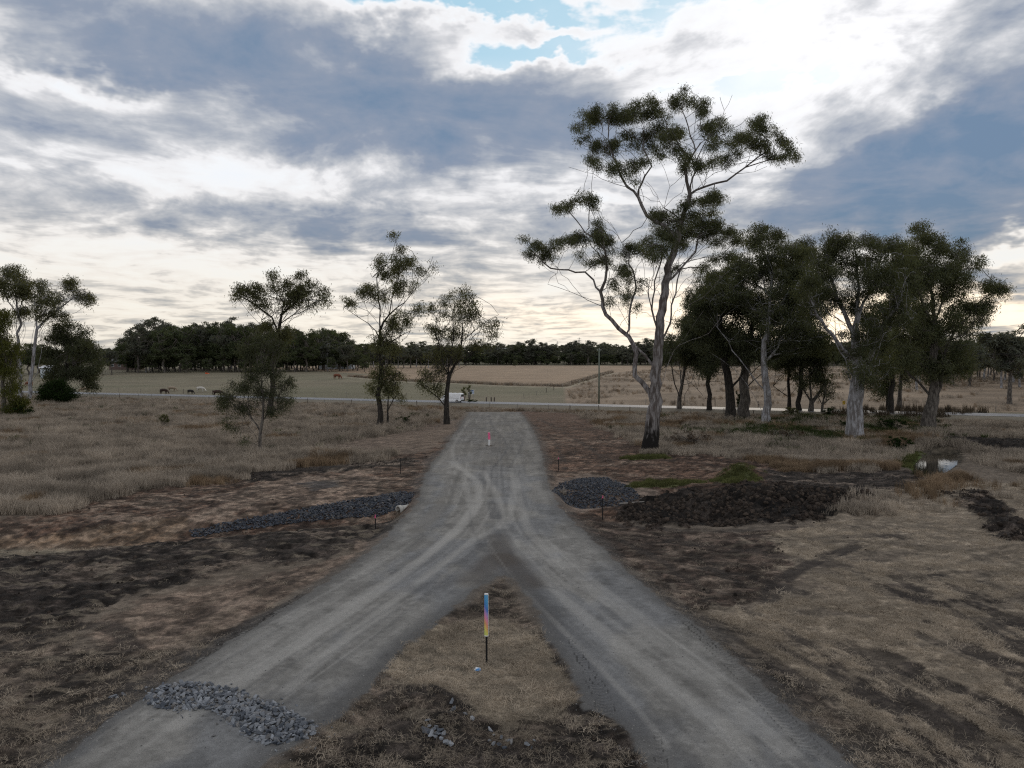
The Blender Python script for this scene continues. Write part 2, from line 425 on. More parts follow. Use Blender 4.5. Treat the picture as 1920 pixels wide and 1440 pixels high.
def surface(x, y):
    """albedo (n,3), roughness of relief (n), road mask, zone weights at points of the ground"""
    z, rd, s = height(x, y)
    wx_ = (fbm(x / 3.0, y / 3.0, 31, 4) - 0.5) * 2
    wy_ = (fbm(x / 0.8, y / 0.8, 37, 3) - 0.5) * 2
    wz_ = (fbm(x / .22, y / .22, 39, 2) - 0.5) * 2
    wob_ = wx_ * 0.7 + wy_ * 0.5 + wz_ * .22
    col = np.empty(x.shape + (3,))
    big_ = fbm(x / 14, y / 14, 41, 3)[..., None]
    base = np.array(C_GRASSFLOOR) * (0.75 + 0.5 * big_)
    base = base * (1 + 0.2 * (np.array((1.1, .95, .8)) - 1) * fbm(x / 5, y / 5, 43, 2)[..., None])
    col[:] = base
    rough = np.full(x.shape, 0.35)
    wts = {}
    for k in ZORDER:
        pg, c, soft, wander, r = ZN[k]
        lo, hi = pg.min(0) - soft - wander, pg.max(0) + soft + wander
        m = (x > lo[0]) & (x < hi[0]) & (y > lo[1]) & (y < hi[1])
        wt = np.zeros(x.shape)
        if m.any():
            d = sdist(x[m], y[m], pg) + wander * wob_[m]
            wt[m] = 1 - sstep(d, -soft * .45, soft * .45)
        wts[k] = wt
        col = col * (1 - wt[..., None]) + c * wt[..., None]
        rough = rough * (1 - wt) + r * wt
    # wheel and blade streaks along both arms of the fork
    nearm = (1 - sstep(y, 60, 90))
    ra = x * RIGHT_DIR[0] + y * RIGHT_DIR[1]
    rb = -x * RIGHT_DIR[1] + y * RIGHT_DIR[0]
    la = x * LEFT_DIR[0] + y * LEFT_DIR[1]
    lb = -x * LEFT_DIR[1] + y * LEFT_DIR[0]
    rb_ = rb + 0.6 * (fbm(ra / 9, rb / 9, 57, 2) - .5) * 4
    sr = .6 * fbm(ra / 3.4, rb_ / 0.45, 61, 4) + .4 * fbm(x / .7, y / .7, 63, 3)
    sl = .65 * fbm(la / 4.0, lb / 0.40, 67, 4) + .35 * fbm(x / .6, y / .6, 69, 3)
    wr = np.clip(wts['cut_grass'] + wts['right_strip'] + wts['right_dark'], 0, 1) * nearm
    wl = np.clip(wts['left_streak'] + wts['left_dark'] + wts['left_bottom'] + wts['left_scrape'], 0, 1) * nearm
    # the dozer tracks pressed the dry grass into the soil: bands of bare soil through the cut grass
    tr = sstep(sr, .50, .58) * wr * (0.15 + 0.85 * sstep(fbm(x / 4.5, y / 4.5, 71, 3), .42, .60))
    closer = (1 - sstep(y, 22, 46)) * 0.7 + 0.3
    tr = tr * closer
    patch = sstep(fbm(x / 2.4, y / 1.1, 73, 4), .49, .60) * wts['cut_grass'] * 0.65 * (.2 + .75 * (1 - sstep(np.hypot(x - 14, y - 34), 5, 17)))
    k_ = np.clip(tr * 0.95 + patch, 0, 1)
    col = col * (1 - k_[..., None]) + np.array((.054, .044, .037)) * k_[..., None]
    st = sstep(sl, .52, .60) * wl * .45 * (1 - .85 * wts['left_dark'])
    col = col * (1 - st[..., None]) + np.array((.21, .168, .13)) * st[..., None]
    dk = sstep(1 - sl, .52, .60) * wl * .6
    col = col * (1 - dk[..., None]) + np.array((.056, .045, .038)) * dk[..., None]
    soil = np.clip(rough - .3, 0, .5)[..., None] * 2 * (1 - sstep(y, 90, 150))[..., None]
    pa = fbm(x / 2.2, y / 1.2, 117, 5, .62)
    pd_ = (sstep(pa, .50, .535) * .72)[..., None] * soil
    col = col * (1 - pd_ * .62)
    pl_ = (sstep(1 - pa, .53, .57) * sstep(fbm(x / 5, y / 3, 119, 2), .4, .6))[..., None] * soil * (1 - wts['right_black'] - wts['creek_dirt'] * .9)[..., None]
    col = col * (1 - pl_ * .5) + np.array((.215, .170, .132)) * pl_ * .5
    # crumbs of pale straw and dark clods everywhere on the bare soil
    sp = fbm(x / .55, y / .38, 79, 3)
    amt = np.clip(rough, .2, 1)[..., None] * (1 - sstep(y, 70, 140))[..., None]
    cr = 0.42 + 1.2 * sstep(sp, .32, .68)
    cr2 = 0.6 + 0.8 * sstep(fbm(x / .17, y / .13, 113, 2), .25, .75)
    col = col * (1 + amt * ((cr * cr2)[..., None] - 1))
    strw = sstep(fbm(x / .9, y / .35, 83, 4), .60, .72) * np.clip(wts['island'] + wts['left_bottom'] + wts['left_dark'] + wts['right_strip'] + .5 * wts['right_dark'], 0, 1)
    strw = strw * (1 - wts['right_black'])
    col = col * (1 - .55 * strw[..., None]) + np.array((.25, .21, .16)) * .55 * strw[..., None]
    for pts, wd, a in RUTS:                       # pressed wheel and track ruts, broken along their length
        lo, hi = pts.min(0) - 2, pts.max(0) + 2
        m = (x > lo[0]) & (x < hi[0]) & (y > lo[1]) & (y < hi[1])
        if m.any():
            d, u = ldist(x[m], y[m], pts)
            k = (1 - sstep(d + .16 * wy_[m] + .08 * wz_[m], wd * .5, wd)) * a * sstep(fbm(u / 1.1, d / .5, 173, 4), .34, .52)
            col[m] = col[m] * (1 - k[..., None]) + np.array((.042, .035, .031)) * k[..., None]
            tr[m] = np.maximum(tr[m], k)
    # paddocks beyond the sealed road
    far = sstep(s, 4, 8)
    pad = np.array((.168, .148, .102)) * (0.65 + 0.7 * fbm(x / 14, y / 5, 87, 5, .6))[..., None]
    grn = sstep(fbm(x / 40, y / 14, 89, 3), .52, .70)[..., None]
    pad = pad * (1 - .35 * grn) + np.array((.125, .128, .078)) * .35 * grn
    if FIELD is not None:
        fd = sdist(x, y, FIELD[0])
        m1 = (1 - sstep(fd, -.6, .6))[..., None]
        tan = np.array((.265, .196, .134)) * (0.7 + 0.6 * fbm(x / 9, y / 7, 93, 5, .6))[..., None]
        pad = pad * (1 - m1) + tan * m1
        fd = sdist(x, y, FIELD[1])
        m1 = (1 - sstep(fd, -.6, .6))[..., None]
        brn = np.array((.215, .165, .118)) * (0.45 + 1.1 * fbm(x / 10, y / 5, 95, 5, .6))[..., None]
        pad = pad * (1 - m1) + brn * m1
        pd, _ = ldist(x, y, FIELD[2])
        m1 = (1 - sstep(pd, 1.0, 2.2))[..., None] * .8
        pad = pad * (1 - m1) + np.array((.30, .265, .195)) * m1
    hillm = sstep(s, 300, 360)[..., None]
    pad = pad * (1 - hillm) + np.array((.09, .085, .05)) * hillm
    col = col * (1 - far[..., None]) + pad * far[..., None]
    rough = rough * (1 - far) + .15 * far
    ver = (sstep(s, -17, -14) * (1 - sstep(s, -9, -6)) + .4 * sstep(s, -9, -6) * (1 - sstep(s, 5, 8)))[..., None]
    col = col * (1 - .7 * ver) + np.array((.085, .072, .052)) * .7 * ver
    # the gravel road
    edge = rd + 0.26 * wy_ + 0.12 * wx_ + .10 * wz_
    rm = 1 - sstep(edge, -.07, .09)
    sh = fbm(x / 3.2, y / 3.2, 101, 4)[..., None]
    g = np.array((.204, .198, .185)) * (.74 + .48 * sh)
    blu = sstep(fbm(x / 2.4, y / 4.5, 103, 4), .46, .62)[..., None]
    g = g * (1 - .55 * blu) + np.array((.140, .148, .160)) * .55 * blu
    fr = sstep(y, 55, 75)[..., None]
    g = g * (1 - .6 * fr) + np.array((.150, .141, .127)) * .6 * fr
    aa = np.where(x < ISLAND_TIP[0] + (y - ISLAND_TIP[1]) * 0.05, sl, sr)
    aa = np.where(y > 44, fbm(x / .5, y / 7, 107, 4), aa)[..., None]
    gp1 = (fbm(x / .16, y / .16, 115, 2)[..., None] - .5)
    g = g * (1 + .42 * gp1)
    dst = sstep(fbm(x / 1.3, y / 1.3, 121, 5, .6), .54, .60)[..., None]
    g = g * (1 - .22 * dst)
    g = g * (1 + .75 * (aa - .5))
    for pts, wd, c, a in TRACKS:
        lo, hi = pts.min(0) - 3, pts.max(0) + 3
        m = (x > lo[0]) & (x < hi[0]) & (y > lo[1]) & (y < hi[1])
        if not m.any():
            continue
        d, u = ldist(x[m], y[m], pts)
        k = (1 - sstep(d, wd * .35, wd * 1.1)) * a * (.55 + .45 * vnoise(u / 2.2, u * 0, 109)) 
        g[m] = g[m] * (1 - k[..., None]) + np.array(c) * k[..., None]
    # coarse darker shoulder
    shd = (sstep(rd + .25 * wx_, -.9, -.05))[..., None]
    g = g * (1 - .62 * shd) + np.array((.085, .083, .080)) * .62 * shd
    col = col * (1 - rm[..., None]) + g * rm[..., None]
    # gravel spilled beyond the edge
    spl = (1 - sstep(rd + .8 * wx_, .1, 1.1)) * (1 - rm) * .6 * (1 - wts['island'])
    col = col * (1 - spl[..., None]) + np.array((.098, .092, .086)) * spl[..., None]
    rough = rough * (1 - rm) + .06 * rm
    return np.clip(col, .005, .8), rough, rm, wts, z, rd, s, tr

PAL, DRK = (.345, .336, .315), (.075, .077, .082)
TRACKS = [(smooth_line(p), wd, c, a) for p, wd, c, a in [
    ([(845, 868), (893, 905), (897, 940), (868, 985), (790, 1055), (650, 1155), (470, 1275), (330, 1370)], .42, PAL, .62),
    ([(905, 885), (930, 930), (938, 985), (885, 1020), (800, 1085), (620, 1230), (540, 1300)], .34, PAL, .55),
    ([(938, 985), (985, 1055), (1060, 1130), (1200, 1250), (1400, 1410)], .45, PAL, .5),
    ([(965, 900), (985, 985), (1030, 1040), (1110, 1110), (1300, 1260), (1480, 1420)], .40, PAL, .45),
    ([(870, 900), (880, 960), (820, 1030), (700, 1110), (560, 1200), (420, 1290)], .30, PAL, .35),
    ([(960, 880), (962, 930), (955, 985)], .3, PAL, .4),
    ([(918, 778), (922, 800), (942, 822), (950, 845), (925, 880)], .16, DRK, .7),
    ([(937, 778), (958, 802), (978, 828), (972, 850), (955, 880)], .16, DRK, .6),
    ([(880, 790), (850, 840), (870, 880), (960, 890)], .25, PAL, .35),
    ([(922, 948), (930, 975)], .55, DRK, .75),
    ([(930, 1000), (905, 1045), (860, 1090), (780, 1110)], .8, DRK, .45),
    ([(945, 1000), (950, 1060), (985, 1110), (1040, 1200)], .7, DRK, .5),
    ([(800, 1100), (880, 1095), (990, 1100), (1040, 1110)], .12, DRK, .5),
    ([(1100, 1300), (1180, 1360), (1280, 1440)], .7, DRK, .35),
    ([(640, 1330), (760, 1220), (850, 1150)], .9, DRK, .55),
    ([(960, 1040), (1010, 1130), (1070, 1230), (1130, 1320), (1200, 1370)], .9, DRK, .6),
    ([(890, 1095), (940, 1050), (990, 1100)], 1.0, (.072, .062, .054), .8),
    ([(935, 1010), (945, 1060)], .8, (.072, .062, .054), .6),
    ([(850, 905), (830, 950), (780, 1000)], .8, (.165, .155, .138), .6),
]]
_rq = np.random.default_rng(404)
for _base, _n, _w in (([(905, 890), (893, 950), (840, 1025), (700, 1122), (540, 1225), (400, 1315), (260, 1420)], 22, 2.2),
                      ([(940, 890), (945, 980), (1010, 1070), (1130, 1170), (1300, 1300), (1460, 1440), (1540, 1520)], 22, 2.2),
                      ([(925, 780), (926, 830), (925, 880), (928, 930), (930, 970)], 18, 3.4)):
    _p = smooth_line(_base, 5)
    _t = np.gradient(_p, axis=0)
    _t /= np.hypot(_t[:, 0], _t[:, 1])[:, None]
    _nm = np.stack([-_t[:, 1], _t[:, 0]], 1)
    for _ in range(_n):
        _i = int(_rq.integers(0, max(1, len(_p) - 8)))
        _j = min(len(_p), _i + int(_rq.integers(7, 18)))
        _o = _rq.uniform(-_w, _w) + np.linspace(0, _rq.normal(0, .4), _j - _i)
        TRACKS.append((_p[_i:_j] + _nm[_i:_j] * _o[:, None], _rq.uniform(.06, .16), PAL if _rq.random() < .5 else DRK, _rq.uniform(.14, .36)))
RUTS = [(smooth_line(p), wd, a) for p, wd, a in [
    ([(1250, 1128), (1400, 1210), (1560, 1310), (1720, 1430), (1800, 1500)], .34, .8),
    ([(1300, 1150), (1480, 1222), (1700, 1335), (1860, 1445)], .36, .85),
    ([(1450, 1180), (1640, 1262), (1800, 1352), (1930, 1425)], .30, .7),
    ([(1600, 1225), (1760, 1300), (1950, 1385)], .36, .75),
    ([(1700, 1180), (1840, 1240), (1960, 1290)], .4, .6),
    ([(1440, 1135), (1452, 1100), (1490, 1070), (1560, 1040), (1640, 1010)], .55, .85),
    ([(1240, 1010), (1400, 1030), (1560, 1060), (1620, 1070)], .6, .6),
    ([(1300, 1060), (1420, 1080), (1500, 1110)], .5, .7),
    ([(1380, 1000), (1500, 1010), (1700, 1000)], .5, .6),
    ([(1100, 985), (1240, 1050), (1330, 1110), (1480, 1190)], .4, .6),
    ([(1840, 1150), (1930, 1215)], .5, .8),
    ([(180, 1290), (330, 1228), (480, 1162), (650, 1082)], .22, .9),
    ([(210, 1305), (345, 1245), (490, 1178), (640, 1098)], .20, .9),
    ([(-60, 1150), (150, 1095), (350, 1062), (560, 1030)], .45, .6),
    ([(-60, 1240), (120, 1180), (200, 1170), (250, 1215)], .5, .7),
    ([(-40, 1320), (90, 1270), (240, 1300)], .5, .6),
    ([(350, 905), (480, 893), (620, 880), (760, 865)], .5, .6),
    ([(400, 930), (560, 908), (700, 900)], .3, .5),
    ([(990, 790), (1040, 830), (1060, 880)], .4, .6), ([(1010, 785), (1090, 830), (1150, 870)], .5, .6),
    ([(1050, 960), (1180, 985), (1330, 992), (1520, 988)], .5, .7),
    ([(1240, 870), (1360, 880), (1470, 905)], .6, .5), ([(700, 1330), (790, 1300), (850, 1330)], .5, .8), ([(620, 1400), (760, 1370), (900, 1400), (1060, 1420)], .45, .7),
]]
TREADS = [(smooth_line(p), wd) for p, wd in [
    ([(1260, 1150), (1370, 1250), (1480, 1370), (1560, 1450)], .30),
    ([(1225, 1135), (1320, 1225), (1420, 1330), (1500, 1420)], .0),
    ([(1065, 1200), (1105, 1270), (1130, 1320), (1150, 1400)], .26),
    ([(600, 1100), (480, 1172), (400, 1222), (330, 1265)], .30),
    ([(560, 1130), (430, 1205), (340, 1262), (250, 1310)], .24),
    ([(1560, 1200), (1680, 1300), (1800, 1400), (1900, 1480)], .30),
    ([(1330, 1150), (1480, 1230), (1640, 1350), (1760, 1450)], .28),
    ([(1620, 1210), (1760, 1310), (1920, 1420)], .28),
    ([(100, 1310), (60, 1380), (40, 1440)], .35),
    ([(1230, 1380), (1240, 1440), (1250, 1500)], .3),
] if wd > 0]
def _far(pts):
    return np.array([gp(*p)[:2] for p in pts])
_A, _B, _C, _Dd = gp(655, 706), gp(1058, 726), gp(1150, 699), gp(820, 717)
FIELD = [np.array([_A[:2], gp(760, 714)[:2], _Dd[:2], gp(940, 722)[:2], _B[:2], gp(1110, 711)[:2], _C[:2], (260, 480), (-200, 480), gp(700, 702)[:2]]),
         np.array([_B[:2], gp(1110, 711)[:2], _C[:2], (150, 480), (700, 480), (700, -60), (150, 110), gp(1060, 757)[:2]]),
         np.array([gp(650, 707)[:2], gp(760, 716)[:2], _Dd[:2] - (0, 1.2), gp(940, 723.5)[:2], _B[:2] - (0, 1.0), gp(1110, 711)[:2], _C[:2]])]

# ---------------------------------------------------------------- ground mesh
def mesh_from_arrays(name, co, faces, smooth=True):
    me = bpy.data.meshes.new(name)
    co = np.asarray(co, np.float32)
    faces = np.asarray(faces, np.int32)
    nf, k = faces.shape
    me.vertices.add(len(co))
    me.vertices.foreach_set('co', co.ravel())
    me.loops.add(nf * k)
    me.loops.foreach_set('vertex_index', faces.ravel())
    me.polygons.add(nf)
    me.polygons.foreach_set('loop_start', np.arange(0, nf * k, k, dtype=np.int32))
    me.polygons.foreach_set('loop_total', np.full(nf, k, np.int32))
    me.polygons.foreach_set('use_smooth', np.full(nf, smooth, bool))
    me.update(calc_edges=True)
    return me

def vcol(me, name, arr):
    a = me.attributes.new(name, 'FLOAT_COLOR', 'POINT')
    full = np.ones((len(arr), 4), np.float32)
    full[:, :3] = arr
    a.data.foreach_set('color', full.ravel())

def vfloat(me, name, arr):
    a = me.attributes.new(name, 'FLOAT', 'POINT')
    a.data.foreach_set('value', np.asarray(arr, np.float32))

def tag(o, label=None, cat=None, group=None, kind=None):
    if label: o['label'] = label
    if cat: o['category'] = cat
    if group: o['group'] = group
    if kind: o['kind'] = kind
    return o

def link(name, me, mat=None, parent=None):
    o = bpy.data.objects.new(name, me)
    COL.objects.link(o)
    if mat is not None and me is not None and len(me.materials) == 0:
        me.materials.append(mat)
    if parent is not None:
        o.parent = parent
    return o

def empty(name, loc=(0, 0, 0), rz=0.0):
    o = bpy.data.objects.new(name, None)
    o.empty_display_size = 0.3
    o.location = loc
    o.rotation_euler = (0, 0, rz)
    COL.objects.link(o)
    return o

def material(name):
    m = bpy.data.materials.new(name)
    m.use_nodes = True
    return m, NT(m.node_tree)

def principled(n, base, rough=0.8, bump=None, spec=0.3, metal=0.0):
    b = n.n('ShaderNodeBsdfPrincipled')
    n.put(b.inputs['Base Color'], (base[0], base[1], base[2], 1) if isinstance(base, (tuple, list)) else base)
    n.put(b.inputs['Roughness'], rough)
    n.put(b.inputs['Specular IOR Level'], spec)
    n.put(b.inputs['Metallic'], metal)
    if bump is not None:
        bp = n.n('ShaderNodeBump')
        n.put(bp.inputs['Height'], bump[0])
        bp.inputs['Strength'].default_value = bump[1]
        bp.inputs['Distance'].default_value = bump[2]
        n.link(bp.outputs[0], b.inputs['Normal'])
    o = n.n('ShaderNodeOutputMaterial')
    n.link(b.outputs[0], o.inputs[0])
    return b

def attr(n, name, out='Color'):
    a = n.n('ShaderNodeAttribute', attribute_name=name)
    return a.outputs[out]

m_ground, n = material('soil_and_gravel')
pos = n.n('ShaderNodeNewGeometry').outputs['Position']
c = attr(n, 'albedo')
rg = attr(n, 'relief', 'Fac')
f1 = n.mr(n.noise(pos, 5.5, 5, 0.68), .2, .8, 0, 1, False)
f2 = n.mr(n.noise(pos, 26.0, 4, 0.68), .2, .8, 0, 1, False)
f3 = n.noise(n.vm('MULTIPLY', pos, (1.0, 2.2, 1.0)), 14.0, 3, 0.6)
v = n.m('MULTIPLY_ADD', n.m('SUBTRACT', f1, 0.5), n.m('MULTIPLY_ADD', rg, 1.3, 0.12), 1.0)
v = n.m('MULTIPLY_ADD', n.m('SUBTRACT', f2, 0.5), n.m('MULTIPLY_ADD', rg, 0.9, 0.45), v)
v = n.m('MULTIPLY_ADD', n.m('SUBTRACT', f3, 0.5), n.m('MULTIPLY', rg, 0.9), v)
v = n.m('MAXIMUM', v, 0.22)
f4 = n.noise(n.vm('MULTIPLY', pos, (1.6, 1.0, 1.0)), 55.0, 2, 0.6)
v = n.m('MULTIPLY', v, n.m('MULTIPLY_ADD', n.mr(f4, .35, .65), n.m('MULTIPLY_ADD', rg, .6, .34), n.m('MULTIPLY_ADD', rg, -.30, .83)))
c = n.vm('SCALE', c, s=v)
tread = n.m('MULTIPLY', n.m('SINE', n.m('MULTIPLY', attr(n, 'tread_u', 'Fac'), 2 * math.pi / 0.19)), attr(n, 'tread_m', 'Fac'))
hgt = n.m('MULTIPLY_ADD', f1, n.m('MULTIPLY_ADD', rg, 0.12, 0.004), n.m('MULTIPLY', f2, n.m('MULTIPLY_ADD', rg, 0.05, 0.012)))
hgt = n.m('MULTIPLY_ADD', tread, 0.020, hgt)
c = n.vm('SCALE', c, s=n.m('MULTIPLY_ADD', tread, 0.12, 1.0))  # weak bump shading reinforced in the colour: grooves painted darker, ridges lighter
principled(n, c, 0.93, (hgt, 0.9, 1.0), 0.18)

rows = [9.0]
while rows[-1] < 3200:
    y = rows[-1]
    d = max(0.045, 0.62 * y * y / 7100)
    if y < 26: d = min(d, .075)
    elif y < 60: d = min(d, .15)
    elif y < 110: d = min(d, .42)
    elif y < 180: d = min(d, 1.0)
    else: d = min(d, 4 + (y - 180) * .05)
    rows.append(y + d)
rows = np.array(rows)
NC = 660
uu = np.linspace(-1, 1, NC)
Wd = 8 + 0.78 * rows + np.maximum(rows - 200, 0) * 0.3
X = (uu[None, :] * Wd[:, None])
Y = np.repeat(rows[:, None], NC, 1)
xf, yf = X.ravel(), Y.ravel()
alb, rgh, rmask, wts, zf, rdist, sdv, trk = surface(xf, yf)
lum1 = fbm(xf / .55, yf / .55, 201, 4)
ridg = 1 - np.abs(2 * fbm(xf / 1.5, yf / 1.1, 203, 4) - 1)
lum2 = fbm(xf / .22, yf / .22, 205, 2)
disp = rgh * (0.20 * (lum1 - .5) + 0.20 * (ridg - .75) + .05 * (lum2 - .5)) * (1 - sstep(yf, 100, 170))
disp = disp + np.clip(wts['right_black'] + wts['right_clods'] + wts['creek_dirt'] + .3 * wts['left_dark'], 0, 1) * (0.45 * (ridg - .7) + .22 * (lum1 - .5))
disp = disp + rmask * 0.012 * (fbm(xf / .6, yf / 2.5, 207, 3) - .5) - trk * .04
disp = disp * np.where(rmask > .5, .6, 1)
zf = zf + disp
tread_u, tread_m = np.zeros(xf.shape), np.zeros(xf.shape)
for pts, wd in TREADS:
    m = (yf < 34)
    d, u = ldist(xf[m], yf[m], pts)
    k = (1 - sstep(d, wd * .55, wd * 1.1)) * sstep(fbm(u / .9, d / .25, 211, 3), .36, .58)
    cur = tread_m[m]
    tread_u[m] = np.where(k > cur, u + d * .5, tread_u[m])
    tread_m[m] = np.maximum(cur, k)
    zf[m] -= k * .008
NR = len(rows)
i0 = (np.arange(NR - 1)[:, None] * NC + np.arange(NC - 1)[None, :])
quads = np.stack([i0, i0 + 1, i0 + NC + 1, i0 + NC], -1).reshape(-1, 4)
on_road = rdist[quads].mean(1) < 0.12
def submesh(name, q):
    used, inv = np.unique(q, return_inverse=True)
    me = mesh_from_arrays(name, np.stack([xf, yf, zf], -1)[used], inv.reshape(-1, 4))
    vcol(me, 'albedo', alb[used])
    vfloat(me, 'relief', rgh[used])
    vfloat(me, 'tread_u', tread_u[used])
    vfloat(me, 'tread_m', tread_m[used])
    return me
tag(link('ground', submesh('ground', quads[~on_road]), m_ground), kind='structure')
tag(link('gravel_road', submesh('gravel_road', quads[on_road]), m_ground), kind='structure')
print('ground verts', len(xf), 'rows', NR)

# land behind and beside the camera, so the sheet goes on when the camera steps aside
gx, gy = np.meshgrid(np.linspace(-70, 70, 60), np.linspace(-60, 9.0, 30))
bx, by = gx.ravel(), gy.ravel()
ba, br_, brm, bw, bz, _, _, _ = surface(bx, by)
ii = (np.arange(29)[:, None] * 60 + np.arange(59)[None, :])
bq = np.stack([ii, ii + 1, ii + 61, ii + 60], -1).reshape(-1, 4)
bm_ = mesh_from_arrays('near_ground', np.stack([bx, by, bz - .02], -1), bq)
vcol(bm_, 'albedo', ba); vfloat(bm_, 'relief', br_); vfloat(bm_, 'tread_u', br_ * 0); vfloat(bm_, 'tread_m', br_ * 0)
tag(link('ground', bm_, m_ground), kind='structure')

# ---------------------------------------------------------------- trees
def bark_material(name, light, dark, char=0.0, scale=1.0):
    m, n = material(name)
    oc = n.n('ShaderNodeTexCoord').outputs['Object']
    st = n.vm('MULTIPLY', oc, (1.0, 1.0, 0.22))
    f = n.noise(st, 3.2 * scale, 5, 0.6)
    g = n.noise(oc, 0.9 * scale, 3, 0.6)
    c = n.mix(n.mr(f, .42, .62), dark, light)
    c = n.mix(n.mr(g, .50, .68, 0, .75), c, tuple(.55 * a + .45 * b for a, b in zip(light, dark)))
    if char > 0:                                # fire-blackened foot of the trunk
        z = n.xyz(oc)[2]
        e = n.m('MULTIPLY_ADD', n.m('SUBTRACT', f, 0.5), 5.0, z)
        c = n.mix(n.mr(e, char * .55, char * 1.25), (.012, .011, .010), c)
    principled(n, c, 0.9, (f, 0.6, 0.05), 0.2)
    return m

def leaf_material(name, dark, light, trans=0.25):
    m, n = material(name)
    t = attr(n, 'tint', 'Fac')
    rnd = n.n('ShaderNodeObjectInfo').outputs['Random']
    c = n.mix(t, dark, light)
    c = n.vm('SCALE', c, s=n.m('MULTIPLY_ADD', rnd, 0.3, 0.85))
    d = n.n('ShaderNodeBsdfDiffuse')
    n.link(c, d.inputs[0])
    tr = n.n('ShaderNodeBsdfTranslucent')
    n.link(n.vm('MULTIPLY', c, (1.5, 1.35, .6)), tr.inputs[0])
    mx = n.n('ShaderNodeMixShader')
    mx.inputs[0].default_value = trans
    n.link(d.outputs[0], mx.inputs[1])
    n.link(tr.outputs[0], mx.inputs[2])
    o = n.n('ShaderNodeOutputMaterial')
    n.link(mx.outputs[0], o.inputs[0])
    return m

BARK_HERO = bark_material('gum_bark_charred', (.250, .238, .238), (.085, .072, .066), char=3.0)
BARK_PALE = bark_material('pale_gum_bark', (.36, .365, .39), (.15, .14, .138))
BARK_DARK = bark_material('ironbark', (.055, .048, .043), (.022, .020, .018), scale=2.0)
BARK_GREY = bark_material('grey_bark', (.16, .145, .13), (.06, .053, .048), scale=1.5)
LEAF_GUM = leaf_material('gum_leaves', (.044, .053, .031), (.140, .154, .092), .32)
LEAF_DARK = leaf_material('dark_leaves', (.036, .043, .028), (.112, .124, .076), .26)
LEAF_LIT = leaf_material('yellow_green_leaves', (.035, .044, .014), (.120, .130, .045), .35)
LEAF_BUSH = leaf_material('dense_bush_leaves', (.010, .018, .006), (.032, .055, .018), .12)
LEAF_BROWN = leaf_material('dead_brush_leaves', (.040, .028, .020), (.115, .080, .055), .1)
LEAF_OLIVE = leaf_material('olive_wattle_leaves', (.048, .054, .030), (.142, .148, .082), .34)

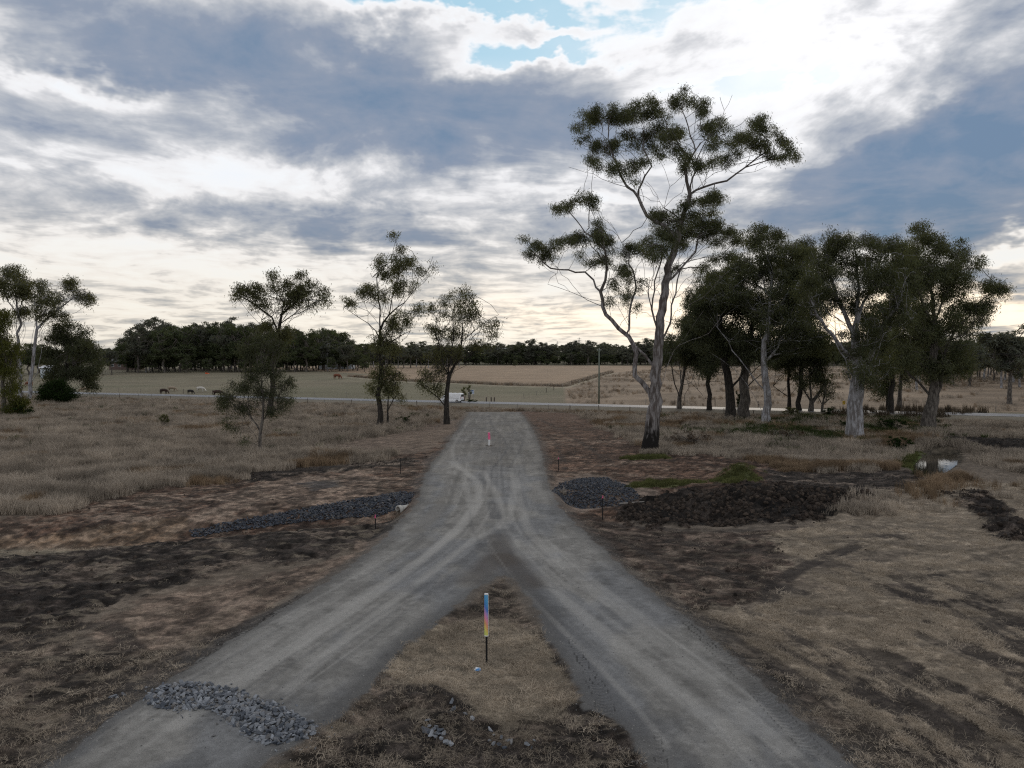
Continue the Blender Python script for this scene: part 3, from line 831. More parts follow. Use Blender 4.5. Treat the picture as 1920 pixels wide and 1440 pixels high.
def grow(limbs, clumps, rng, step, n_attr, twig_jit=0.12, dead=()):
    """skeleton: traced limbs first, then a branch to every leaf clump and twigs inside it.
    limbs: lists of xyz points, the first one starts at the foot; clumps: (centre, (rx, ry, rz))"""
    pos, par, wt = [], [], []
    def add(p, parent):
        pos.append(np.asarray(p, float))
        par.append(parent)
        wt.append(0.0)
        return len(pos) - 1
    for li, L in enumerate(limbs):
        L = [np.asarray(p, float) for p in L]
        if li == 0:
            cur = add(L[0], -1)
        else:
            P_ = np.array(pos)
            cur = int(np.argmin(((P_ - L[0]) ** 2).sum(1)))
        for a, b in zip([pos[cur]] + L[1:-1], L[1:]):
            d = np.linalg.norm(b - a)
            k = max(1, int(d / step))
            for q in range(1, k + 1):
                p = a + (b - a) * q / k
                if q < k:
                    p = p + rng.normal(0, twig_jit * step, 3)
                cur = add(p, cur)
        if li in dead:
            wt[cur] += 2.0
        else:
            wt[cur] += 1.0
    tips, tipc = [], []
    n_skel = len(pos)
    base_z = limbs[0][0][2]
    # nearer clumps first so that outer ones can hang on their branches
    P_ = np.array(pos)
    order = sorted(range(len(clumps)), key=lambda i: ((P_ - clumps[i][0]) ** 2).sum(1).min())
    trunk_ok = np.array([p[2] > base_z + 0.28 * (max(q[2] for q in pos) - base_z) for p in pos])
    main_ids = list(np.nonzero(trunk_ok)[0])
    for ci in order:
        c, r = clumps[ci]
        c = np.asarray(c, float)
        r = np.asarray(r, float)
        ids = np.array(main_ids)
        Q = np.array([pos[i] for i in ids])
        dv = c - Q
        dist = np.linalg.norm(dv, axis=1)
        cost = dist + 1.3 * np.maximum(0, Q[:, 2] - c[2] + 0.35 * dist) 
        j = ids[int(np.argmin(cost))]
        a = pos[j]
        d = np.linalg.norm(c - a)
        local = []
        cur = j
        tgt = c - np.array((0, 0, 0.35 * r[2]))
        if d > step * .7:
            k = max(2, int(d / step))
            bow = rng.normal(0, 0.10 * d, 3)
            bow[2] = -abs(bow[2]) * .6
            for q in range(1, k + 1):
                t = q / k
                p = a + (tgt - a) * t + bow * 4 * t * (1 - t) * .6 + rng.normal(0, twig_jit * step, 3) * (t < 1)
                cur = add(p, cur)
                main_ids.append(cur)
                if t > .45:
                    local.append(cur)
        if not local:
            local = [cur]
        for _ in range(2):
            if rng.random() < .6:
                near = ids[np.argsort(cost)[1:26]]
                j2 = int(rng.choice(near)) if len(near) else j
                a2 = pos[j2]
                t2 = c + rng.normal(0, .45, 3) * r
                d2 = np.linalg.norm(t2 - a2)
                k2_ = max(2, int(d2 / step))
                cu = j2
                bw = rng.normal(0, .12 * d2, 3)
                for q in range(1, k2_ + 1):
                    t = q / k2_
                    cu = add(a2 + (t2 - a2) * t + bw * 2.4 * t * (1 - t) + rng.normal(0, twig_jit * step, 3) * (t < 1), cu)
                wt[cu] += 1.0
                local.append(cu)
        na = max(5, int(n_attr * (r[0] * r[2]) ** .75))
        na = int(na * rng.uniform(.65, 1.25))
        ns = int(rng.integers(3, 6))
        sc_ = rng.normal(0, 1, (ns, 3))
        sc_ /= np.linalg.norm(sc_, axis=1)[:, None]
        sc_ *= rng.uniform(.25, .95, ns)[:, None]
        v = rng.normal(0, 1, (na, 3))
        v /= np.linalg.norm(v, axis=1)[:, None]
        v *= (rng.random(na) ** .40)[:, None] * .52
        v[:, 2] = np.where(v[:, 2] < -.25, v[:, 2] * .5, v[:, 2])
        A = c + (sc_[rng.integers(0, ns, na)] + v) * r
        oo = np.argsort(((A - pos[local[-1]]) ** 2).sum(1))
        for p in A[oo]:
            Q = np.array([pos[i] for i in local])
            j = local[int(np.argmin(((Q - p) ** 2).sum(1)))]
            a = pos[j]
            mid = (a + p) / 2 + rng.normal(0, .10 * np.linalg.norm(p - a), 3)
            k1 = add(mid, j)
            k2 = add(p, k1)
            local += [k1, k2]
            wt[k2] += 1.0
            tips.append(p)
            tipc.append(ci)
    return np.array(pos), np.array(par), np.array(wt), np.array(tips), np.array(tipc), n_skel

def tubes(pos, par, wt, r_base, r_min, power=.5, foot=0.0, taper=(.55, .8)):
    n = len(pos)
    W = wt.copy()
    for i in range(n - 1, 0, -1):
        if par[i] >= 0:
            W[par[i]] += W[i]
    plen = np.zeros(n)
    for i in range(1, n):
        plen[i] = plen[par[i]] + np.linalg.norm(pos[i] - pos[par[i]])
    tap = 1 - taper[0] * np.clip(plen / np.percentile(plen, 97), 0, 1) ** taper[1]
    rad = np.maximum(r_min, r_base * (W / W[0]) ** power * tap)
    if foot:
        hz = pos[:, 2] - pos[0][2]
        rad = rad * (1 + foot * np.exp(-hz / (r_base * 2.2)))
    kids = [[] for _ in range(n)]
    for i in range(1, n):
        kids[par[i]].append(i)
    V, F, nv = [], [], 0
    starts = [(0, -1)]
    while starts:
        s, p = starts.pop()
        path = [s]
        while kids[path[-1]]:
            k = kids[path[-1]]
            b = max(k, key=lambda i: W[i])
            for o in k:
                if o != b:
                    starts.append((o, path[-1]))
            path.append(b)
        pts = [pos[i] for i in path]
        rr = [rad[i] for i in path]
        if p >= 0:
            pts = [pos[p]] + pts
            rr = [min(rad[p] * .9, rr[0] * 1.15)] + rr
        if len(pts) < 2:
            continue
        sides = 9 if rr[0] > .18 else (6 if rr[0] > .06 else (4 if rr[0] > .025 else 3))
        pts = np.array(pts)
        rr = np.array(rr)
        tang = np.empty_like(pts)
        tang[1:-1] = pts[2:] - pts[:-2]
        tang[0], tang[-1] = pts[1] - pts[0], pts[-1] - pts[-2]
        tang /= (np.sqrt((tang ** 2).sum(1))[:, None] + 1e-9)
        ref = np.array((0.28, 0.93, 0.12)) if abs(tang[:, 1]).max() < .93 else np.array((.9, .1, .42))
        s1 = np.stack([ref[1] * tang[:, 2] - ref[2] * tang[:, 1], ref[2] * tang[:, 0] - ref[0] * tang[:, 2], ref[0] * tang[:, 1] - ref[1] * tang[:, 0]], 1)
        s1 /= (np.sqrt((s1 ** 2).sum(1))[:, None] + 1e-9)
        s2 = np.stack([tang[:, 1] * s1[:, 2] - tang[:, 2] * s1[:, 1], tang[:, 2] * s1[:, 0] - tang[:, 0] * s1[:, 2], tang[:, 0] * s1[:, 1] - tang[:, 1] * s1[:, 0]], 1)
        ang = np.linspace(0, 2 * math.pi, sides, endpoint=False)
        ring = pts[:, None, :] + (s1[:, None, :] * np.cos(ang)[None, :, None] + s2[:, None, :] * np.sin(ang)[None, :, None]) * rr[:, None, None]
        V.append(ring.reshape(-1, 3))
        k = len(pts)
        base_i = nv + np.arange(k - 1)[:, None] * sides
        aa = np.arange(sides)[None, :]
        bb = (aa + 1) % sides
        F.append(np.stack([base_i + aa, base_i + bb, base_i + sides + bb, base_i + sides + aa], -1).reshape(-1, 4))
        nv += k * sides
    return np.vstack(V), np.vstack(F)

def leaves(tips, tipc, rng, per, spread, length, width, droop=0.8, flat=0.75):
    """narrow leaves hanging in tufts from the twig ends"""
    per = int(per * 1.6)
    length, width = length * .80, width * .74
    N = len(tips) * per
    c = np.repeat(tips, per, 0)
    off = rng.normal(0, spread * .62, (N, 3))
    off[:, 2] = rng.normal(0, spread * .35, N) * flat - np.abs(rng.normal(0, spread * .95, N)) * min(1, droop)
    p = c + off
    d = rng.normal(0, .62, (N, 3))
    d[:, 2] -= droop
    d /= np.linalg.norm(d, axis=1)[:, None]
    s = np.cross(d, rng.normal(0, 1, (N, 3)))
    s /= (np.linalg.norm(s, axis=1)[:, None] + 1e-9)
    L = length * rng.uniform(.7, 1.3, (N, 1))
    Wd_ = width * rng.uniform(.7, 1.3, (N, 1))
    V = np.stack([p + s * Wd_ * .5, p - s * Wd_ * .5, p + d * L], 1).reshape(-1, 3)
    F = np.arange(N * 3).reshape(N, 3)
    cl = rng.random(int(tipc.max()) + 1)
    tint = np.clip(np.repeat(cl[tipc], per) * .4 + np.repeat(rng.random(len(tips)), per) * .25 + rng.random(N) * .35, 0, 1)
    return V, F, np.repeat(tint, 3)

def tree(name, label, cat, base, limbs, clumps, r_base, bark, leaf, seed, step=.7, n_attr=9, per=24, spread=.34, length=.30, width=.085,
         r_min=.018, group=None, dead=(), foot=.35, power=.58, droop=.8, jit=.12, taper=(.55, .8)):
    rng = np.random.default_rng(seed)
    base = np.asarray(base, float)
    pos, par, wt, tips, tipc, _ = grow([[np.asarray(p) - base for p in L] for L in limbs],
                                       [(np.asarray(c) - base, r) for c, r in clumps], rng, step, n_attr, jit, dead)
    pos[0][2] -= .4
    e = empty(name, base)
    tag(e, label, cat, group)
    V, F = tubes(pos, par, wt, r_base, r_min, power, foot, taper)
    link('trunk', mesh_from_arrays('trunk', V, F), bark, e)
    V, F, t = leaves(tips, tipc, rng, per, spread, length, width, droop)
    me = mesh_from_arrays('crown', V, F, False)
    vfloat(me, 'tint', t)
    link('crown', me, leaf, e)
    return e

def limb_px(pts, dist, rng, depth=0.0, slope=None):
    """polyline of photo pixels -> points at about that distance; the limb leans towards or away from the viewer"""
    if slope is None:
        slope = rng.uniform(-.5, .5)
    out, acc = [], 0.0
    for i, (x, y) in enumerate(pts):
        if i:
            acc += math.hypot(x - pts[i - 1][0], y - pts[i - 1][1]) * dist / FPX
        out.append(at(x, y, dist + depth + slope * acc))
    return out

def clump_px(cl, dist, rng, limbs, spread=2.0, deep=.9):
    """clumps of photo pixels (x, y, rx, ry) placed in depth near the closest limb"""
    allp = np.vstack([np.array(L) for L in limbs])
    out = []
    for x, y, rx, ry in cl:
        p = at(x, y, dist)
        q = allp[np.argmin((allp[:, 0] - p[0]) ** 2 + (allp[:, 2] - p[2]) ** 2)]
        dd = q[1] + rng.normal(0, spread)
        p = at(x, y, dd)
        k = dd / FPX
        out.append((p, (rx * k, (rx + ry) * .5 * k * deep, ry * k)))
    return out

def fill(ells, n, rr, rng, shell=.55):
    """spread n clumps of radius rr (px) through crown outlines given as ellipses (x, y, rx, ry)"""
    out = []
    wsum = sum(e[2] * e[3] for e in ells)
    for (x, y, rx, ry) in ells:
        k = max(1, round(n * rx * ry / wsum))
        for _ in range(k):
            a = rng.uniform(0, 2 * math.pi)
            q = rng.uniform(0, 1) ** shell
            r = rng.uniform(rr[0] * .6, rr[1] * 1.15)
            out.append((x + math.cos(a) * max(rx - r * .7, 1) * q, y + math.sin(a) * max(ry - r * .6, 1) * q, r, r * rng.uniform(.75, 1.1)))
    return out

# --- the tall gum beside the gravel road
def hero():
    rng = np.random.default_rng(21)
    b = gp(1219, 846)
    d = b[1]
    trunk = [(1219, 846), (1223, 800), (1227, 765), (1231, 719), (1233, 656), (1238, 610), (1247, 550), (1253, 515), (1258, 486), (1272, 445), (1279, 414),
             (1288, 386), (1294, 364), (1287, 339), (1285, 314), (1304, 282), (1291, 239), (1279, 207), (1281, 190)]
    L = [[b] + limb_px(trunk[1:], d, rng, 0, 0.02)]
    D_ = [
        ([(1226, 760), (1219, 737), (1205, 718), (1190, 704), (1190, 688), (1193, 662), (1179, 631), (1160, 616), (1147, 600), (1130, 575), (1126, 547), (1113, 525), (1097, 510), (1066, 506), (1032, 503), (1007, 479), (992, 466)], .28),
        ([(1190, 688), (1178, 680)], .1),
        ([(1231, 700), (1224, 685), (1208, 665), (1190, 648), (1174, 628)], .25),
        ([(1130, 575), (1116, 569), (1091, 556), (1069, 547), (1047, 539), (1027, 533)], -.3),
        ([(1128, 552), (1135, 526), (1138, 501), (1135, 470), (1118, 448), (1097, 436), (1080, 412), (1063, 393)], -.3),
        ([(1107, 440), (1104, 411), (1105, 386)], .2),
        ([(1176, 626), (1180, 590), (1186, 560), (1193, 541), (1190, 520), (1179, 495), (1172, 464), (1154, 432), (1144, 417)], .4),
        ([(1232, 640), (1227, 600), (1222, 580), (1216, 555), (1209, 524)], .1),
        ([(1222, 590), (1224, 560), (1227, 528), (1233, 510), (1241, 486), (1240, 460)], -.35),
        ([(1250, 530), (1262, 520), (1275, 505), (1290, 488), (1304, 473), (1308, 450), (1312, 439), (1326, 415)], .4),
        ([(1242, 700), (1250, 687), (1262, 660), (1272, 648), (1297, 637), (1329, 625), (1345, 605), (1351, 597)], -.5),
        ([(1236, 650), (1248, 625), (1257, 605), (1266, 584), (1297, 569), (1320, 556), (1335, 541), (1352, 520), (1368, 507)], -.45),
        ([(1258, 600), (1263, 560), (1270, 525), (1276, 505)], .5),
        ([(1274, 440), (1248, 425), (1230, 415), (1213, 405), (1203, 385), (1197, 370), (1203, 345), (1209, 330), (1222, 312), (1212, 290), (1208, 260)], .3),
        ([(1197, 370), (1188, 358), (1176, 351), (1154, 345), (1129, 336), (1097, 323), (1082, 318), (1066, 313)], -.3),
        ([(1176, 351), (1165, 332), (1160, 318), (1150, 296), (1146, 275), (1140, 262)], .4),
        ([(1279, 414), (1262, 400), (1245, 390), (1252, 362), (1256, 350), (1250, 330), (1246, 318), (1236, 300)], -.4),
        ([(1245, 390), (1232, 366), (1222, 351), (1212, 340)], .4),
        ([(1245, 388), (1262, 372), (1279, 361), (1284, 345)], .2),
        ([(1294, 364), (1306, 356), (1319, 351), (1340, 344), (1363, 339), (1380, 326), (1397, 314), (1412, 302), (1424, 293), (1440, 285)], -.25),
        ([(1375, 330), (1391, 325), (1415, 322), (1438, 312)], .3),
        ([(1400, 312), (1425, 305), (1441, 300), (1462, 283), (1486, 277)], -.3),
        ([(1294, 362), (1300, 330), (1306, 300), (1318, 275), (1330, 255), (1345, 245), (1352, 232)], -.5),
        ([(1297, 318), (1290, 290), (1272, 270), (1264, 250)], .5),
        ([(1304, 282), (1314, 268), (1322, 262), (1335, 268)], .4),
        ([(1349, 240), (1354, 225), (1358, 207), (1352, 190), (1350, 182)], .0),
        ([(1358, 207), (1366, 195), (1373, 178)], .1),
        ([(1350, 232), (1362, 222), (1372, 217)], .1),
        ([(1424, 293), (1430, 270), (1436, 245), (1440, 235)], .2),
        ([(1280, 210), (1264, 200), (1252, 192)], .0),
        ([(1272, 640), (1285, 632), (1298, 612), (1312, 592), (1318, 584)], -.6),
        ([(1230, 775), (1232, 745), (1243, 715), (1250, 690), (1258, 668)], -.2),
    ]
    for pts, sl in D_:
        q = limb_px(pts, d, rng, 0, 0)
        P_ = np.vstack([np.array(l) for l in L])
        j = np.argmin((P_[:, 0] - q[0][0]) ** 2 + (P_[:, 2] - q[0][2]) ** 2)
        L.append(limb_px(pts, d, rng, P_[j][1] - d, sl))
    C_ = [(1094, 224, 18, 15), (1110, 214, 20, 14), (1131, 211, 22, 17), (1151, 201, 15, 13), (1157, 223, 19, 15), (1190, 203, 22, 17), (1210, 199, 28, 16), (1234, 212, 20, 14), (1181, 214, 13, 13),
          (1191, 250, 26, 15), (1214, 262, 15, 12), (1104, 251, 9, 10), (1118, 266, 11, 12), (1138, 271, 24, 15), (1107, 300, 15, 11), (1127, 308, 8, 8), (1154, 314, 16, 15), (1185, 304, 21, 15), (1172, 322, 10, 8),
          (1268, 187, 18, 14), (1292, 184, 24, 15), (1313, 195, 13, 16), (1318, 212, 8, 9), (1232, 240, 12, 10), (1263, 246, 27, 18), (1250, 262, 18, 14), (1270, 276, 26, 20), (1238, 280, 10, 12), (1301, 298, 18, 18), (1282, 312, 12, 12),
          (1326, 228, 18, 12), (1347, 248, 26, 18), (1335, 262, 16, 12), (1349, 222, 9, 7), (1357, 292, 26, 14), (1338, 300, 16, 11), (1386, 258, 20, 17), (1405, 264, 22, 18), (1416, 229, 20, 14), (1438, 232, 18, 13), (1449, 242, 12, 10), (1441, 267, 9, 18), (1466, 252, 13, 16), (1478, 272, 15, 14), (1469, 284, 10, 8), (1446, 289, 8, 9), (1424, 270, 9, 14),
          (1228, 404, 20, 15), (1248, 405, 24, 16), (1243, 428, 26, 18), (1264, 436, 26, 20), (1226, 457, 24, 18), (1248, 462, 20, 15), (1315, 408, 24, 16), (1340, 407, 24, 17), (1304, 428, 24, 16), (1328, 432, 18, 13), (1352, 425, 12, 12), (1344, 362, 22, 13), (1326, 372, 18, 12), (1276, 378, 20, 11), (1300, 372, 14, 9), (1370, 434, 15, 14), (1380, 448, 9, 9), (1341, 450, 18, 10), (1286, 456, 12, 10), (1240, 476, 18, 9), (1210, 470, 15, 9),
          (1050, 384, 14, 10), (1064, 378, 12, 9), (1085, 366, 11, 9), (1105, 376, 15, 12), (1112, 384, 8, 8), (1000, 455, 14, 11), (993, 476, 11, 9), (1010, 462, 9, 9), (1030, 464, 17, 15), (1045, 452, 14, 11), (1066, 449, 17, 13), (1086, 447, 17, 13), (1109, 428, 18, 13), (1124, 437, 16, 14), (1140, 450, 17, 15), (1128, 478, 19, 14), (1112, 490, 10, 8), (1188, 460, 18, 11), (1172, 474, 10, 8), (1160, 500, 18, 16), (1176, 510, 12, 12), (1152, 530, 12, 11), (1180, 540, 8, 12), (1146, 560, 7, 8), (1205, 530, 8, 10), (1196, 575, 7, 10), (1262, 500, 8, 7), (1318, 500, 14, 10), (1340, 482, 16, 12), (1362, 470, 14, 10)]
    C_ = [(x, y + 1, a * 1.18, b * 1.3) for x, y, a, b in C_]
    C_ = C_ + [(x + rng.normal(0, 15), y + rng.normal(0, 10), a * .55, b * .6) for x, y, a, b in C_ if rng.random() < .75]
    cl = clump_px(C_, d, rng, L, 1.3)
    tree('gum_tree', 'tall spreading gum tree with blackened trunk foot beside the gravel road', 'tree', b, L, cl, .95, BARK_HERO, LEAF_GUM, 5,
         step=.8, n_attr=27, per=26, spread=.46, length=.32, width=.076, r_min=.022, dead=(2, 3, 6, 7, 21, 25, 26, 27, 14), foot=.12, power=.5, jit=.16, taper=(.74, .5))
hero()

def quick(name, label, base_px, limbs_px, ells, n, rr, r_base, bark, leaf, seed, extra=(), dist=None, cat='tree', group=None, slopes=None, spread=None, **kw):
    rng = np.random.default_rng(seed)
    b = gp(*base_px) if dist is None else at(base_px[0], base_px[1], dist)
    if dist is not None:
        b[2] = gz(b[0], b[1])
    d = b[1]
    L = []
    for i, pts in enumerate(limbs_px):
        if i == 0:
            L.append([b] + limb_px(pts[1:], d, rng, 0, .03))
        else:
            q = limb_px(pts, d, rng, 0, 0)
            P_ = np.vstack([np.array(l) for l in L])
            j = np.argmin((P_[:, 0] - q[0][0]) ** 2 + (P_[:, 2] - q[0][2]) ** 2)
            L.append(limb_px(pts, d, rng, P_[j][1] - d, None))
    width_m = max(e[2] for e in ells) * d / FPX if ells else 2
    cl = clump_px(fill(ells, n, rr, rng) + list(extra), d, rng, L, spread if spread is not None else width_m * .42)
    s = d / 75.0
    args = dict(step=.9 * s, n_attr=11, per=26, spread=.50 * s, length=.32 * s, width=.088 * s, r_min=.02 * s)
    args.update(kw)
    return tree(name, label, cat, b, L, cl, r_base, bark, leaf, seed + 100, group=group, **args)

# --- the dark stand of gums on the right
quick('gum_tree', 'big gum with thick straight pale trunk left of the creek pool', (1604, 822),
      [[(1604, 822), (1604, 780), (1606, 740), (1612, 700), (1606, 660), (1604, 610), (1608, 560), (1606, 500), (1600, 450)],
       [(1608, 715), (1590, 690), (1575, 660), (1560, 630), (1535, 612), (1505, 600)],
       [(1612, 705), (1628, 680), (1640, 640), (1662, 600), (1690, 560), (1700, 520)],
       [(1604, 640), (1585, 590), (1565, 540), (1550, 480), (1545, 445)],
       [(1606, 600), (1630, 550), (1650, 490), (1660, 450)],
       [(1600, 735), (1590, 705), (1580, 690)], [(1618, 735), (1632, 722), (1648, 724)],
       [(1602, 680), (1570, 640), (1530, 590), (1510, 540)]],
      [(1600, 470, 70, 45), (1545, 500, 45, 60), (1660, 490, 55, 60), (1600, 540, 60, 50), (1530, 570, 40, 40), (1680, 580, 50, 60), (1620, 620, 60, 45), (1640, 690, 50, 30), (1612, 680, 40, 30), (1570, 450, 35, 25), (1520, 530, 44, 50)],
      150, (13, 24), 1.02, BARK_PALE, LEAF_GUM, 31, per=24, foot=.18)
quick('gum_tree', 'leaning gum with forked pale trunk at the right behind the creek', (1740, 806),
      [[(1740, 806), (1742, 780), (1750, 750), (1752, 720), (1748, 690), (1752, 640), (1750, 580), (1748, 520), (1740, 460)],
       [(1746, 755), (1736, 732), (1722, 716), (1706, 704), (1695, 690), (1680, 686)],
       [(1752, 745), (1762, 725), (1765, 700), (1772, 660), (1790, 620), (1820, 580), (1860, 550), (1875, 525)],
       [(1750, 620), (1730, 570), (1710, 520)], [(1752, 600), (1780, 540), (1800, 500)], [(1752, 660), (1800, 630), (1840, 600), (1870, 580)]],
      [(1745, 450, 42, 36), (1790, 470, 38, 30), (1720, 510, 45, 55), (1780, 530, 55, 55), (1830, 490, 18, 18), (1745, 600, 60, 60), (1820, 590, 50, 40), (1865, 535, 20, 26), (1850, 575, 28, 24), (1730, 670, 50, 40), (1790, 660, 45, 35), (1700, 640, 40, 50), (1722, 430, 18, 14), (1690, 520, 40, 60), (1780, 690, 50, 25)],
      175, (13, 24), .85, BARK_GREY, LEAF_GUM, 37, per=24)
quick('gum_tree', 'slender white gum forking near the ground behind the brush heap', (1438, 794),
      [[(1438, 794), (1440, 760), (1439, 735), (1434, 700), (1432, 660), (1440, 600), (1446, 540), (1440, 470), (1436, 425)],
       [(1436, 790), (1426, 765), (1414, 742), (1400, 720), (1378, 694), (1355, 676), (1330, 660)],
       [(1438, 740), (1422, 720), (1404, 696), (1386, 672), (1366, 640), (1345, 614)],
       [(1438, 715), (1450, 705), (1470, 700)], [(1440, 600), (1470, 560), (1490, 520)], [(1444, 560), (1410, 520), (1390, 490)], [(1434, 690), (1460, 650), (1480, 620)]],
      [(1432, 422, 16, 12), (1415, 450, 30, 22), (1450, 445, 30, 20), (1480, 470, 30, 30), (1430, 500, 55, 40), (1400, 540, 40, 40), (1475, 540, 40, 50), (1440, 590, 50, 40), (1490, 610, 40, 40), (1380, 500, 34, 30), (1340, 540, 40, 40), (1500, 520, 40, 60), (1520, 640, 40, 30), (1460, 650, 40, 25)],
      165, (12, 22), .62, BARK_PALE, LEAF_GUM, 41, per=22, power=.52)
quick('gum_tree', 'dark stout gum with low side limbs right of the tall gum', (1370, 786),
      [[(1370, 786), (1370, 760), (1368, 730), (1364, 700), (1358, 660), (1350, 610), (1352, 560), (1360, 510)],
       [(1366, 724), (1352, 716), (1334, 716), (1318, 710)], [(1368, 740), (1385, 712), (1400, 680), (1410, 640)], [(1358, 670), (1330, 630), (1312, 590)], [(1354, 600), (1380, 560)]],
      [(1350, 520, 40, 30), (1330, 560, 45, 35), (1380, 570, 45, 40), (1320, 610, 40, 30), (1380, 630, 45, 35), (1340, 650, 45, 26), (1400, 660, 40, 24), (1330, 690, 14, 12)],
      95, (12, 21), .8, BARK_DARK, LEAF_DARK, 43, per=20)
quick('gum_tree', 'grey gum standing close behind the dark stout gum', (1396, 784),
      [[(1396, 784), (1398, 750), (1394, 715), (1398, 670), (1410, 620), (1420, 570)],
       [(1396, 730), (1412, 714), (1430, 700)], [(1396, 700), (1380, 660), (1370, 630)]],
      [(1420, 580, 45, 40), (1450, 640, 45, 35), (1400, 640, 35, 30)],
      55, (13, 21), .9, BARK_GREY, LEAF_DARK, 47, per=20)
quick('gum_tree', 'small multi-stemmed tree just right of the tall gum trunk', (1273, 770),
      [[(1273, 770), (1274, 745), (1280, 715), (1284, 690), (1292, 650)], [(1273, 755), (1265, 720), (1260, 690), (1256, 650)],
       [(1274, 745), (1276, 700), (1276, 650)], [(1277, 722), (1296, 718), (1308, 730), (1318, 742)], [(1272, 758), (1284, 740), (1292, 726)]],
      [(1275, 640, 40, 34), (1310, 610, 40, 40), (1300, 660, 35, 22), (1250, 660, 16, 20)],
      55, (10, 19), .42, BARK_GREY, LEAF_DARK, 53, per=18, dead=(3,))
quick('wattle_tree', 'low rounded tree with grey stems in front of the pale paddock', (1520, 775),
      [[(1520, 775), (1522, 755), (1520, 735), (1518, 710), (1520, 690)], [(1521, 758), (1535, 738), (1548, 715)], [(1521, 750), (1508, 732), (1500, 715)]],
      [(1520, 695, 34, 26), (1505, 715, 18, 16), (1545, 705, 20, 18), (1520, 665, 34, 20)],
      26, (9, 15), .45, BARK_GREY, LEAF_DARK, 59, per=18)
quick('wattle_tree', 'thin bare-sided tree beside the low rounded tree', (1480, 772),
      [[(1480, 772), (1480, 745), (1478, 715), (1480, 690), (1482, 665)], [(1480, 748), (1466, 736), (1450, 724)], [(1479, 735), (1492, 728)]],
      [(1480, 680, 26, 22), (1460, 670, 24, 18), (1490, 705, 12, 10)],
      16, (9, 15), .35, BARK_DARK, LEAF_DARK, 61, per=16)
quick('wattle_tree', 'sparse twiggy tree left of the thick pale gum trunk', (1541, 777),
      [[(1541, 777), (1542, 760), (1546, 740), (1552, 720)], [(1541, 768), (1550, 752), (1564, 742)], [(1542, 762), (1534, 746), (1530, 735)]],
      [(1555, 728, 22, 16), (1540, 735, 16, 12)],
      9, (8, 12), .25, BARK_GREY, LEAF_DARK, 63, per=7)
quick('wattle_tree', 'young tree with drooping leaves between the two pale gums', (1664, 772),
      [[(1664, 772), (1664, 745), (1666, 725), (1664, 705)], [(1664, 740), (1652, 728)], [(1665, 730), (1678, 722)]],
      [(1664, 718, 22, 18), (1652, 728, 12, 10), (1660, 690, 20, 16)],
      16, (8, 13), .26, BARK_DARK, LEAF_DARK, 67, per=18)
quick('gum_tree', 'thin trunked gum half hidden by the thick pale gum', (1686, 770),
      [[(1686, 770), (1687, 740), (1689, 712), (1690, 680), (1688, 640)], [(1688, 725), (1700, 712), (1708, 708)]],
      [(1692, 690, 26, 20), (1690, 650, 36, 26), (1704, 712, 10, 8)],
      18, (10, 16), .4, BARK_GREY, LEAF_DARK, 71, per=18)

quick('gum_tree', 'dark leafy gum filling the gap left of the slender white gum', (1330, 772),
      [[(1330, 772), (1331, 740), (1330, 700), (1326, 650), (1330, 600), (1340, 560)], [(1330, 690), (1310, 650), (1300, 610)], [(1328, 670), (1350, 630), (1365, 590)]],
      [(1320, 570, 36, 34), (1360, 540, 36, 40), (1305, 620, 34, 34), (1350, 620, 40, 40), (1330, 670, 44, 24), (1300, 560, 22, 18)],
      95, (12, 20), .45, BARK_DARK, LEAF_DARK, 151, per=22)
quick('gum_tree', 'dark leafy gum filling the gap behind the two big pale gums', (1668, 778),
      [[(1668, 778), (1670, 740), (1672, 700), (1676, 650), (1684, 600), (1690, 540)], [(1672, 690), (1660, 640), (1650, 610)], [(1674, 670), (1710, 630), (1725, 590)]],
      [(1690, 530, 44, 50), (1660, 590, 44, 40), (1720, 600, 44, 40), (1690, 660, 54, 34), (1650, 660, 36, 30), (1740, 650, 36, 26), (1690, 470, 34, 26), (1650, 620, 36, 40)],
      110, (13, 21), .5, BARK_DARK, LEAF_DARK, 157, per=22)
quick('gum_tree', 'dark leafy gum filling the gap left of the thick pale gum', (1500, 774),
      [[(1500, 774), (1500, 740), (1502, 700), (1506, 650), (1510, 600), (1506, 540)], [(1502, 690), (1480, 650), (1470, 620)], [(1504, 670), (1530, 640), (1540, 610)]],
      [(1500, 520, 40, 44), (1530, 560, 36, 40), (1480, 580, 36, 40), (1510, 630, 50, 36), (1540, 660, 40, 26), (1470, 660, 40, 26), (1520, 470, 30, 26), (1470, 500, 30, 30)],
      100, (12, 20), .45, BARK_DARK, LEAF_DARK, 163, per=22)

